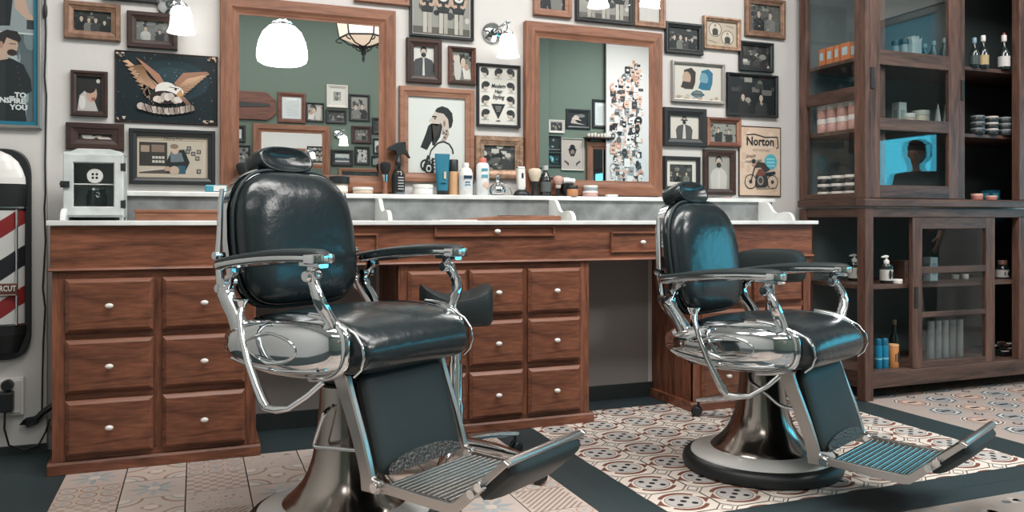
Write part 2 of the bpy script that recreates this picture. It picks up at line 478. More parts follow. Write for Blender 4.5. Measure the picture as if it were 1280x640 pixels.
    for i in range(-1, 16):
        for j in range(0, 13):
            cx, cy = 3.375+P*i, 1.32+P*j
            if not (X0+.02 < cx < X1-.1 and cy < Y1-.05): continue
            if i < 0: continue
            odd = (i+j) % 2
            r0 = [(.094, (196, 180, 170)), (.088, (64, 62, 64)), (.082, (204, 190, 180)), (.070, (70, 66, 68)), (.064, (178, 146, 132)), (.046, (196, 172, 158))] if odd else \
                 [(.082, (150, 156, 160)), (.072, (66, 66, 70)), (.064, (196, 192, 188)), (.048, (60, 64, 68)), (.040, (150, 152, 154))]
            for q, (r, c) in enumerate(r0): disc(cx, cy, r, r*.96, z2+.0002*q, C(*c, 5), 18 if odd else 8)
            quad(cx-.030, cx+.030, cy-.009, cy+.009, z2+.0014, rgb(58, 50, 50))
            disc(cx+P/2, cy+P/2, .026, .026, z2+.0013, rgb(70, 72, 76), 4)
            disc(cx+P/2, cy+P/2, .017, .017, z2+.0014, rgb(170, 160, 154), 4)
    # front: weathered blue-grey tiles
    X0, X1, Y0, Y1 = 1.187, 3.16, .2, 1.945
    quad(X0, X1, Y0, Y1, z1, rgb(132, 132, 130))
    for i in range(10):
        for j in range(9):
            x0, y1 = X0+.2*i, Y1-.2*j
            if x0+.2 > X1: continue
            quad(x0+.002, x0+.198, y1-.198, y1-.002, z2, C(*random.choice([(146, 138, 132), (128, 134, 138), (152, 142, 134), (118, 126, 130)]), 6))
            for k in range(5):
                cx, cy = x0+random.uniform(.03, .17), y1-random.uniform(.03, .17)
                disc(cx, cy, random.uniform(.01, .028), random.uniform(.006, .02), z3, C(*random.choice([(96, 104, 108), (168, 158, 150), (120, 132, 138)]), 8), 8)
    return m
fl = floor_mesh()
struct(obj('floor', fl, 'tile'))

# ================================================================== VANITY
YF = 3.335
def drawer(par, x0, x1, z0, z1, yf=YF, depth=.022, knob=True, name='drawer', flat=False, bev=.014):
    m = MB(); cx, cz = (x0+x1)/2, (z0+z1)/2; w, h = x1-x0, z1-z0
    if flat:   # small drawer with a fine bead round it
        m.ring(w, h, [(0, 0), (0, -.010), (.003, -.013), (.008, -.013), (.010, -.008), (.010, -.003)])
        m.box(-w/2+.009, w/2-.009, -.003, .004, -h/2+.009, h/2-.009)
        d = .003
    else:      # raised and fielded front
        lo = [(0, 0), (0, -.010), (.003, -.013), (bev, -depth), (bev+.0005, -depth)]
        m.ring(w, h, lo); 
        e = bev+.0005
        m._f([m.v(-w/2+e, -depth, -h/2+e), m.v(w/2-e, -depth, -h/2+e), m.v(w/2-e, -depth, h/2-e), m.v(-w/2+e, -depth, h/2-e)], 0)
        d = depth
    o = obj(name, m, ['wood_x', 'wood_x'], par, loc=(cx, yf, cz))
    if knob:
        k = MB().lathe([(.004, 0), (.005, -.012), (.0055, -.014)], n=12, axis='y', caps=True)
        k.ell((0, -.021, 0), (.0145, .010, .0095), 16, 10)
        kn = obj('knob', k, 'porc', o, 60, loc=(0, -d, .0 if not flat else 0)); kn['label'] = 'white porcelain knob'
    return o
def carcass(par, x0, x1, y0, y1, z0, z1, cols, rows):
    m = MB()
    t = .018
    m.box(x0, x0+t, y0+.001, y1, z0, z1, 1); m.box(x1-t, x1, y0+.001, y1, z0, z1, 1)
    m.box(x0+t, x1-t, y1-t, y1, z0, z1, 1); m.box(x0+t, x1-t, y0+.02, y1-t, z0, z0+t, 0)
    # face frame
    m.box(x0, x0+.045, y0, y0+.019, z0, z1, 1); m.box(x1-.045, x1, y0, y0+.019, z0, z1, 1)
    m.box(x0+.045, x1-.045, y0+.0015, y0+.019, z1-.035, z1, 0); m.box(x0+.045, x1-.045, y0+.0015, y0+.019, z0, z0+.025, 0)
    for a, b in cols: m.box(a, b, y0+.0022, y0+.019, z0+.025, z1-.035, 1)
    for a, b in rows: m.box(x0+.045, x1-.045, y0+.003, y0+.019, a, b, 0)
    return obj('carcass', m, ['wood_x', 'wood_z'], par, bevel=.002)
def plinth(par, x0, x1, y0, y1):
    return obj('plinth', MB().prism([(y0, 0), (y0, .036), (y0+.006, .045), (y1, .045), (y1, 0)], 'x', x0, x1), 'wood_x', par, bevel=.002)
G = 'drawer cabinets carrying the vanity top'
def pedestal(label, x0, x1, cols, rows, px0, px1, right=None):
    c = Vector(((x0+x1)/2, YF, 0))
    t = thing('drawer_cabinet', label, 'drawer cabinet', c, 0, G)
    off = lambda L: [(a-c.x, b-c.x) for a, b in L]
    gapc = [(cols[i][1]-.002-c.x, cols[i+1][0]+.002-c.x) for i in range(len(cols)-1)]
    gapr = [(rows[i+1][1]-.002, rows[i][0]+.002) for i in range(len(rows)-1)]
    carcass(t, x0-c.x, x1-c.x, 0, WY-.005-YF, .045, .735, gapc, gapr)
    plinth(t, px0-c.x, px1-c.x, -.012, WY-.02-YF)
    for (a, b) in off(cols):
        for (z0, z1) in rows: drawer(t, a, b, z0, z1, .0)
    return t
ROWS = [(.512, .708), (.292, .486), (.064, .266)]
pedestal('left end drawer cabinet of the vanity, two columns of three drawers', -.485, .219, [(-.441, -.149), (-.118, .178)], ROWS, -.50, .236)
pedestal('middle drawer cabinet of the vanity, three columns, beside the dark knee space', .787, 1.676, [(.826, 1.083), (1.096, 1.347), (1.370, 1.627)], ROWS, .775, 1.697)
pedestal('right end drawer cabinet of the vanity, behind the second barber chair, beside the display cabinet', 2.235, 2.945, [(2.278, 2.553), (2.587, 2.880)], ROWS, 2.215, 2.96)
# apron with cornice moulding
ap = thing('counter_apron', 'long oak apron under the marble top with small beaded drawers', 'counter apron', (1.23, 3.33, .74))
def apron():
    m = MB()
    x0, x1 = -.49-1.23, 2.95-1.23
    m.box(x0, x1, 0, .022, .002, .161, 0)
    m.box(x0, x0+.02, .022, WY-.006-3.33, .002, .161, 0); m.box(x1-.02, x1, .022, WY-.006-3.33, .002, .161, 0)
    m.box(x0+.02, x1-.02, WY-.026-3.33, WY-.006-3.33, .002, .161, 0)
    return m
obj('apron_board', apron(), 'wood_x', ap, bevel=.002)
obj('cornice', MB().prism([(.02, -.004), (-.010, -.004), (-.014, .0), (-.010, .006), (-.002, .010), (.02, .010)], 'x', -.495-1.23, 2.955-1.23), 'wood_x', ap)
for x0, x1, z0, z1 in ((.403, .70, .775, .868), (.941, 1.499, .850, .899), (1.782, 2.105, .772, .869)):
    drawer(ap, x0-1.23, x1-1.23, z0-.74, z1-.74, 0, flat=True)
# knee-space grey panels are the wall itself
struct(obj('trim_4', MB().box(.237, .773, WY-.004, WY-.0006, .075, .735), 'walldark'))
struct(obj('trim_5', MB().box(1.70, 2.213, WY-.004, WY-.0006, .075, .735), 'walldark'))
# marble top
wt = thing('marble_worktop', 'white marble vanity top with grey splashback, raised ledge and scrolled brackets', 'worktop', (1.23, 3.5, .902))
obj('slab', MB().box(-.50-1.23, 2.972-1.23, 3.305-3.5, WY-.003-3.5, 0, .019), 'marble', wt, bevel=.003)
obj('splashback', MB().box(-.46-1.23, 2.93-1.23, 3.615-3.5, 3.63-3.5, .019, .118), 'marble_g', wt)
obj('ledge', MB().box(-.47-1.23, 2.94-1.23, 3.60-3.5, WY-.003-3.5, .118, .138), 'marble', wt, bevel=.003)
def bracket():   # scroll profile in yz
    return [(.115, .019), (.115, .118), (.052, .118), (.036, .112), (.022, .098), (.010, .082), (-.006, .068), (-.026, .060), (-.044, .058), (-.060, .060), (-.085, .064),
            (-.108, .064), (-.128, .060), (-.145, .050), (-.155, .036), (-.160, .019)]
for x in (-.452, .756, 1.606, 2.845):
    obj('bracket', MB().prism(bracket(), 'x', x-1.23-.009, x-1.23+.009), 'marble', wt, bevel=.002)
# ================================================================== BARBER CHAIRS
def outline_pts(n, e): 
    sp = lambda t: math.copysign(abs(t)**e, t)
    return [(sp(math.cos(2*PI*k/n)), sp(math.sin(2*PI*k/n))) for k in range(n)]
def pillow(n, e, outl, front, back, rings=8):
    """closed cushion: outl(c, s) -> (a, b) on the face plane; front(r, a, b)/back(r, a, b) -> depth; returns rows of (a, b, d)"""
    P = outline_pts(n, e); rows = []
    for k in range(rings+1):
        r = math.sin(PI/2*(k/rings)) if k else 0.002
        rows.append([(r*outl(c, s)[0], r*outl(c, s)[1], front(r, c, s)) for c, s in P])
    for k in range(rings-1, -1, -1):
        r = math.sin(PI/2*(k/rings)) if k else 0.002
        rows.append([(r*outl(c, s)[0], r*outl(c, s)[1], back(r, c, s)) for c, s in P])
    return rows
def barber_chair(label, loc, rot, dz, pump_pts, lever_dx, boff):
    R = thing('barber_chair', label, 'barber chair', (loc[0], loc[1], 0), rot, 'vintage barber chairs')
    up = (0, 0, dz)
    # ---- base
    bo = (boff[0], boff[1], 0)
    base = obj('base', MB().lathe([(.186, .062), (.190, .072), (.184, .082), (.168, .096), (.148, .114), (.128, .138), (.112, .168), (.098, .21), (.089, .26), (.082, .32), (.078, .375), (.076, .425), (.066, .427), (.066, .37)], n=48, caps=False), 'chrome_d', R, 45, loc=bo)
    obj('rubber_skirt', MB().lathe([(.270, 0), (.286, .006), (.291, .022), (.288, .040), (.276, .052), (.25, .056), (.25, 0)], n=56), 'rubber', base, 50)
    obj('enamel_ring', MB().lathe([(.262, .050), (.258, .060), (.225, .070), (.194, .078), (.186, .078), (.186, .05)], n=56), 'enamel', base, 50)
    obj('piston', MB().lathe([(.058, .32), (.058, .43+dz)], n=32).lathe([(.07, .424), (.071, .430), (.060, .434)], n=32), 'leather2', R, 40, loc=bo)
    # ---- pump handle (bent rod with a chrome loop)
    def dense(P):   # round the corners of a bent rod
        P = [Vector(p) for p in P]; out = [P[0]]
        for i in range(1, len(P)-1):
            a, c, d = P[i-1], P[i], P[i+1]
            r = min(.022, (a-c).length*.45, (d-c).length*.45); u, w = (a-c).normalized()*r, (d-c).normalized()*r
            for k in range(6):
                t = k/5; out.append(c+u*(1-t)**2+w*t**2)
        return out+[P[-1]]
    obj('pump_handle', MB().tube(dense(pump_pts), .0065, 10), 'chrome', R, 60)
    # ---- seat structure
    sf = MB().box(-.17, .19, -.20, .20, .405, .455).box(-.09, .09, -.10, .10, .385, .41)
    obj('seat_frame', sf, 'matte_black', R, loc=up, bevel=.006)
    # ---- chrome side pods
    for sd in (-1, 1):
        m = MB()
        def zc(x): return .494 + .006*(x/.245)
        def hz(x):
            t = (x/.25+1)/2
            return .060 + .028*min(1, t*2.2)
        P = outline_pts(44, .66); rows = []
        for k in range(10):
            r = math.sin(PI/2*k/9) if k else .002
            row = []
            for c, s in P:
                x = .248*c*r
                row.append((.008+x, sd*(.228+.080*max(0, 1-r**3.0)**.55), zc(.248*c)*1 + hz(.248*c)*s*r))
            rows.append(row)
        rows.append([(.008+.248*c, sd*.205, zc(.248*c)+hz(.248*c)*s) for c, s in P])
        m.loft(rows)
        pod = obj('side_pod', m, 'chrome', R, 60, loc=up)
        # embossed oval bead, front bumper and a lower rib
        e = [(.035+.105*c, sd*(.299+.010*(1-abs(c)**3*.8)), .496+.040*s*(1 if c > 0 else (1-.45*abs(c)))) for c, s in outline_pts(32, 1.0)]
        obj('oval_bead', MB().tube(e, .004, 8, closed=True), 'chrome', pod, 60)
        b = [(.008+.248*c, sd*.232, zc(.248*c)+hz(.248*c)*s) for c, s in outline_pts(44, .66) if c > .35]
        b.sort(key=lambda p: math.atan2(p[2]-.5, p[0]-.008))
        obj('bumper', MB().tube(b, [.008+.006*math.sin(PI*k/(len(b)-1)) for k in range(len(b))], 12), 'chrome', pod, 60)
        rb = [(-.16+.36*k/10, sd*(.278+.016*math.sin(PI*k/10)), .446-.010*math.sin(PI*k/10)) for k in range(11)]
        obj('rib', MB().tube(rb, .006, 8), 'chrome', pod, 60)
    # ---- seat cushion
    prof = [(-.205, .452), (-.212, .50), (-.190, .548), (-.12, .567), (-.02, .578), (.08, .583), (.17, .580), (.235, .568), (.283, .546), (.310, .515), (.316, .482), (.305, .450), (.280, .428), (.20, .424), (0, .44), (-.12, .445)]
    rows = []
    for k in range(15):
        t = -1+2*k/14; y = .232*t
        q = (1-abs(t)**5)**.5 if abs(t) < 1 else 0
        q = .86+.14*q
        rows.append([(.05+(x-.05)*(.955+.045*(q-.86)/.14), y, .50+(z-.50)*q + (.008*(1-t*t) if z > .54 else 0)) for x, z in prof])
    seat = obj('seat', MB().loft(rows), 'leather', R, 180, loc=up, sub=2)
    for sd in (-1, 1):
        pp = [(.05+(x-.05)*.985, sd*.2225, .50+(z-.50)*.945) for x, z in prof[6:13]]
        obj('piping', MB().tube(pp, .0035, 8), 'chrome', seat, 60)
    # ---- calf pad under the seat nose
    A, B = Vector((.222, 0, .430)), Vector((.306, 0, .160))
    ax = (B-A).normalized(); nn = Vector((-ax.z, 0, ax.x)); nn = nn if nn.x > 0 else -nn
    def cp(a, b, d):
        p = (A+B)/2 + ax*b + nn*d; return (p.x, a, p.z)
    Lh = (B-A).length/2
    rows = pillow(40, .22, lambda c, s: (.168*c, Lh*s), lambda r, c, s: .008+.014*(1-r**6)**.5, lambda r, c, s: -.012, 7)
    obj('calf_pad', MB().loft([[cp(*p) for p in row] for row in rows]), 'leather2', R, 50, loc=up)
    # ---- scuff plate at foot of the calf pad
    kp = [(cp(.15*math.cos(PI*k/14), Lh-.045*math.sin(PI*k/14)**.7-.003, .0225)) for k in range(15)]
    m = MB(); fr = [m.v(*p) for p in kp]; bk = [m.v(p[0]+.004*nn.x, p[1], p[2]+.004*nn.z) for p in kp]
    m._f(fr[::-1]); m._f(bk)
    for k in range(15): m._f([fr[k], fr[(k+1) % 15], bk[(k+1) % 15], bk[k]])
    for k in (1, 4, 7, 10, 13): m.ell((kp[k][0]+.006*nn.x, kp[k][1]*.94, kp[k][2]-.006), (.004, .004, .004), 8, 6)
    obj('kick_plate', m, 'kick', R, loc=up)
    # ---- footrest: two curved side arms, ribbed plate, flip-up step
    fr_ = obj('footrest', MB().box(.318, .558, -.176, .176, .134, .139), 'brushed', R, loc=(.018, 0, dz+.010))
    m = MB()
    for k in range(13):
        x = .330+.0182*k
        m.tube([(x, -.168, .1405), (x, .168, .1405)], .0055, 10)
    obj('ribs', m, 'steel', fr_, 60)
    for sd in (-1, 1):
        back = [(.120, .405), (.150, .405), (.178, .352), (.203, .300), (.226, .245), (.243, .200), (.254, .160), (.258, .122)]
        front = [(.322, .124), (.324, .156), (.296, .160), (.283, .205), (.266, .255), (.246, .305), (.224, .360), (.203, .418), (.150, .425)]
        y0 = sd*.19
        a = obj('footrest_arm', MB().prism(back+front, 'y', y0-.010, y0+.010), 'brushed', R, loc=(.018, 0, dz+.010), bevel=.004)
        obj('hinge_bolt', MB().lathe([(.013, y0-.016), (.013, y0-.012), (.015, y0-.010), (.015, y0+.010), (.013, y0+.012), (.013, y0+.016)], c=(.309, 0, .140), n=16, axis='y'), 'chrome', a, 40)
        # plate edge rail: level, then bending upward
        rl = [(.322, .152), (.322, .126), (.545, .118), (.566, .122), (.652, .196), (.638, .216), (.560, .150), (.542, .146)]
        y1 = sd*.183
        obj('side_rail', MB().prism(rl, 'y', y1-.006, y1+.006), 'brushed', fr_, bevel=.002)
        obj('rail_bolt', MB().lathe([(.011, y1-.012), (.011, y1+.012)], c=(.640, 0, .202), n=14, axis='y').lathe([(.011, y1-.012), (.011, y1+.012)], c=(.618, 0, .182), n=14, axis='y'), 'chrome', fr_, 40)
    # flip step: padded bar turned up across the front
    A, B = Vector((.600, 0, .165)), Vector((.712, 0, .262))
    ax = (B-A).normalized(); nn = Vector((-ax.z, 0, ax.x))
    st = MB()
    def fp(a, b, d):
        p = (A+B)/2+ax*b+nn*d; return (p.x, a, p.z)
    Lh = (B-A).length/2
    rows = pillow(36, .30, lambda c, s: (.165*c, Lh*s), lambda r, c, s: .008, lambda r, c, s: -.010-.028*(1-r**4)**.5, 6)
    stp = obj('flip_step', st.loft([[fp(*p) for p in row] for row in rows]), 'leather2', fr_, 50)
    m = MB()
    for k in range(7): m.tube([fp(-.150, -.055+.018*k, .011), fp(.150, -.055+.018*k, .011)], .0045, 8)
    obj('step_ribs', m, 'rubber', stp, 60)
    obj('step_bar', MB().tube([fp(-.166, Lh-.004, .006), fp(.150, Lh-.004, .006), fp(.168, Lh-.010, .004)], [.011, .012, .008], 14), 'brushed', stp, 60)
    for sd in (-1, 1):
        q = [fp(0, -.030, -.004), fp(0, -.030, .016), fp(0, Lh, .014), fp(0, Lh+.006, -.002)]
        obj('step_arm', MB().prism([(p[0], p[2]) for p in q], 'y', sd*.172-.006, sd*.172+.006), 'brushed', stp, bevel=.002)
    # ---- arm rests
    for sd in (-1, 1):
        yy = sd*.275
        def armz(x): return .712+.034*((x+.23)/.46)+.010*math.sin(PI*min(1, max(0, (x+.23)/.46)))
        top, rim = [], []
        n = 44
        P = outline_pts(n, .55)
        def aw(c): return .040*(.72+.28*((c+1)/2)**.6)
        def ring(sc, dzz, drop=0): return [(-.005+.232*c*(1-(1-sc)*.25), yy+aw(c)*s*sc, armz(-.005+.232*c)+dzz+drop) for c, s in P]
        t = MB().loft([ring(.97, -.004), ring(1.0, .002), ring(.95, .009), ring(.75, .0145), ring(.35, .017), ring(.02, .0175)])
        arm = obj('armrest', t, 'leather2', R, 60, loc=up)
        r = MB().loft([ring(.55, -.017), ring(.95, -.0165), ring(1.04, -.013), ring(1.06, -.005), ring(1.03, .0), ring(.9, .001)])
        obj('arm_rim', r, 'chrome', arm, 50)
        cpn = MB().loft([[(x, y, z+.001) for x, y, z in row] for row in ([(.190+.042*max(0, c)*k2, yy+.041*s*k2, armz(.20)+h) for c, s in outline_pts(24, .7)] for k2, h in ((.9, -.022), (1.02, -.019), (1.05, -.006), (1.02, .002), (.9, .004), (.02, .005)))])
        obj('arm_cap', cpn, 'chrome', arm, 40)
        # front post: S-curved strap with knuckle
        fp_ = [(.182, .730, .268), (.170, .718, .270), (.168, .704, .272), (.174, .690, .275), (.188, .670, .279), (.200, .648, .281), (.208, .624, .276), (.210, .600, .262), (.209, .576, .244), (.210, .545, .236)]
        po = obj('front_post', MB().tube([(x, sd*y, z) for x, z, y in fp_], [1.25, 1.0, .85, 1.05, .95, 1.0, 1.1, 1.1, 1.15, 1.2], 12, flat=(.010, .0145), up=(0, 1, 0)), 'chrome', R, 50, loc=up)
        obj('knuckle', MB().lathe([(.013, -.024), (.016, -.020), (.016, .020), (.013, .024)], c=(.170, sd*.272, .692), n=16, axis='y').tube([(.125, sd*.272, .722), (.215, sd*.272, .730)], [.006, .018], 10, flat=(.9, .9), up=(0, 1, 0)), 'chrome', po, 45)
        # rear bracket: Y of straps joining pod, arm and back frame
        rp = [(-.135, .510), (-.145, .540), (-.165, .572), (-.190, .600), (-.208, .628), (-.205, .650)]
        rb = obj('rear_post', MB().tube([(x, sd*.268, z) for x, z in rp], [1.25, 1.2, 1.1, 1.1, 1.25, 1.0], 12, flat=(.013, .021), up=(0, 1, 0)), 'chrome', R, 50, loc=up)
        obj('arm_strut', MB().tube([(-.205, sd*.272, .632), (-.190, sd*.272, .655), (-.176, sd*.272, .680), (-.155, sd*.272, .704)], [1.1, .8, .8, 1.5], 10, flat=(.012, .015), up=(0, 1, 0)).lathe([(.012, -.022), (.012, .022)], c=(-.188, sd*.272, .660), n=14, axis='y'), 'chrome', rb, 45)
        obj('back_link', MB().tube([(-.195, sd*.262, .602), (-.218, sd*.262, .606), (-.234, sd*.262, .622), (-.242, sd*.262, .665), (-.250, sd*.262, .735), (-.256, sd*.254, .80), (-.262, sd*.247, .88), (-.268, sd*.238, .93)], [.9, 1.0, 1.1, 1.0, .9, .75, .7, .6], 12, flat=(.007, .013), up=(0, 1, 0)).lathe([(.012, -.016), (.012, .016)], c=(-.236, sd*.262, .640), n=14, axis='y').lathe([(.012, -.016), (.012, .016)], c=(-.249, sd*.262, .735), n=14, axis='y'), 'chrome', rb, 45)
    # ---- back: leather pad in front of a chrome shell, reclined
    z0, z1 = .578, .990
    zm, zh = (z0+z1)/2, (z1-z0)/2
    rec = .15      # lean back per height
    def hw(s):     # half width at height -1..1
        return .229 - .054*max(0, s)**2.2 - .012*max(0, -s)**2
    def bk(a, s_, d): 
        return (-.238 - rec*(s_) + d, a, zm+s_)
    P = lambda c, s: (hw(s)*c, zh*s)
    fd = lambda r, c, s: .028+.052*max(0, 1-r**4.5)**.5
    rows = pillow(56, .44, P, fd, lambda r, c, s: -.022, 9)
    back = obj('backrest', MB().loft([[bk(*p) for p in row] for row in rows]), 'leather', R, 180, loc=up, sub=1)
    P2 = lambda c, s: ((hw(s)+.010)*c, (zh+.010)*s)
    rows = pillow(56, .44, P2, lambda r, c, s: -.004, lambda r, c, s: -.030-.030*max(0, 1-r**4)**.5, 6)
    obj('back_shell', MB().loft([[bk(*p) for p in row] for row in rows]), 'chrome', back, 50)
    pt = [bk((hw(s)+.004)*c, (zh+.004)*s, .016) for c, s in outline_pts(64, .44)]
    obj('piping', MB().tube(pt, .0055, 8, closed=True), 'leather2', back, 60)
    # ---- head rest saddle
    def hd(a, b, d):
        p = Vector((-.305, -.005, 1.014)); f = Vector((.93, 0, .37)); u = Vector((-.37, 0, .93))
        q = p+u*b+f*d; return (q.x, a-.005, q.z)
    ph_ = lambda c, s: (.112*c, .048*s)
    rows = pillow(44, .80, ph_, lambda r, c, s: .012+.044*max(0, 1-r**14)**.5-.026*max(0, 1-(r/.90)**2.6), lambda r, c, s: -.012-.036*max(0, 1-r**4)**.5, 12)
    head = obj('headrest', MB().loft([[hd(*p) for p in row] for row in rows]), 'leather', R, 180, loc=up, sub=1)
    m = MB()
    for sd in (-1, 1): m.tube([(-.345, sd*.035, 1.005), (-.338, sd*.035, .95), (-.300, sd*.035, .84)], .008, 10)
    obj('headrest_post', m, 'chrome', head, 60)
    # ---- recline lever on the near side
    q = lever_dx
    lv = [(-.092+q, -.312, .600), (-.086+q, -.322, .575), (-.062+q, -.332, .520), (-.030+q, -.335, .455), (.006+q, -.335, .395), (.026+q, -.332, .360), (.040+q, -.330, .346)]
    le = obj('recline_lever', MB().tube([(p[0], p[1], p[2]) for p in lv], [.008, .009, .0085, .010, .012, .014, .012], 12), 'chrome', R, 60, loc=up)
    obj('lever_knob', MB().lathe([(.010, .582), (.010, .596), (.016, .606), (.022, .618), (.021, .622)], c=(-.095+q, -.312, 0), n=18), 'chrome', le, 40)
    obj('lever_link', MB().tube([(.030+q, -.33, .345), (.075+q, -.326, .343), (.115+q, -.318, .350), (.165+q, -.30, .385), (.215, -.275, .420)], [.010, .011, .008, .0075, .008], 10), 'chrome', le, 60)
    return R
barber_chair('nearer black leather barber chair with its seat pumped high, left of the rolling stool', (.417, 2.454), math.radians(-57), .084, [(-.02, -.03, .375), (.02, -.085, .372), (.027, -.105, .366), (-.018, -.108, .263), (.142, -.108, .280), (.205, -.108, .290), (.212, -.05, .32)], .02, (-.02, .02))
barber_chair('farther black leather barber chair set low, on the medallion tiles before the display cabinet', (1.909, 2.438), math.radians(-64.8), 0.0, [(-.02, .03, .385), (.0, -.06, .372), (.025, -.10, .350), (.090, -.11, .320), (.140, -.11, .284), (.219, -.11, .280), (.235, -.05, .286)], .02, (-.025, .085))

# ================================================================== ROLLING SADDLE STOOLS
def stool(label, loc, rot, seat_z, turn):
    R = thing('rolling_stool', label, 'stool', (loc[0], loc[1], 0), rot, 'rolling saddle stools')
    obj('column', MB().lathe([(.030, .10), (.030, .25), (.026, .255), (.026, .40), (.022, .405), (.022, seat_z-.10), (.03, seat_z-.095)], n=24), 'chrome', R, 40)
    obj('hub', MB().lathe([(.042, .075), (.046, .085), (.046, .135), (.036, .15), (.03, .155)], n=24), 'chrome', R, 40)
    for k in range(5):
        a = 2*PI*k/5; c, s = math.cos(a), math.sin(a)
        lg = obj('leg', MB().tube([(c*.03, s*.03, .118), (c*.16, s*.16, .108), (c*.30, s*.30, .085), (c*.333, s*.333, .078)], [1.25, 1.1, .9, .75], 12, flat=(.012, .019), up=(0, 0, 1)), 'chrome', R, 50)
        m = MB().tube([(c*.325, s*.325, .080), (c*.325, s*.325, .052)], .006, 8)
        px, py = -s, c
        for sg in (-1, 1):
            m.lathe([(.008, -.008), (.021, -.007), (.024, -.004), (.024, .004), (.021, .007), (.008, .008)], c=(0, 0, 0), n=16, axis='y')
        # place the twin wheels (built at origin) by hand
        vs = m.b.verts[:]
        wn = 16*6
        for g in range(2):
            for v in vs[16+g*wn:16+(g+1)*wn]:
                x, y, z = v.co
                oy = (g*2-1)*.012
                v.co = (c*.333+x*c+(y+oy)*px, s*.333+x*s+(y+oy)*py, .0245+z)
        obj('caster', m, ['rubber'], lg, 50)
    c, s = math.cos(turn), math.sin(turn)
    Q = lambda x, y, z: (x*c-y*s, x*s+y*c, z)
    # saddle: broad block dished from front to back with upturned horns
    P = outline_pts(40, .45); rows = []
    for r, zz in ((.3, -.095), (.93, -.092), (1.0, -.075), (1.0, -.020), (.97, .0), (.86, .008), (.6, .006), (.3, .004), (.02, .004)):
        rows.append([Q(.128*a*r, .150*b*r, seat_z+zz+(.050*(a*r)**2 - .028*max(0, 1-(b*r)**2)*(1-(a*r)**2) if zz > -.03 else 0)) for a, b in P])
    obj('saddle_seat', MB().loft(rows), 'leather2', R, 60)
    return R
stool('rolling stool with black saddle seat behind the nearer barber chair', (.885, 2.845), math.radians(-45.5), .640, math.radians(35))
stool('rolling stool with black saddle seat behind the farther barber chair', (2.42, 3.00), math.radians(-156), .745, math.radians(20))
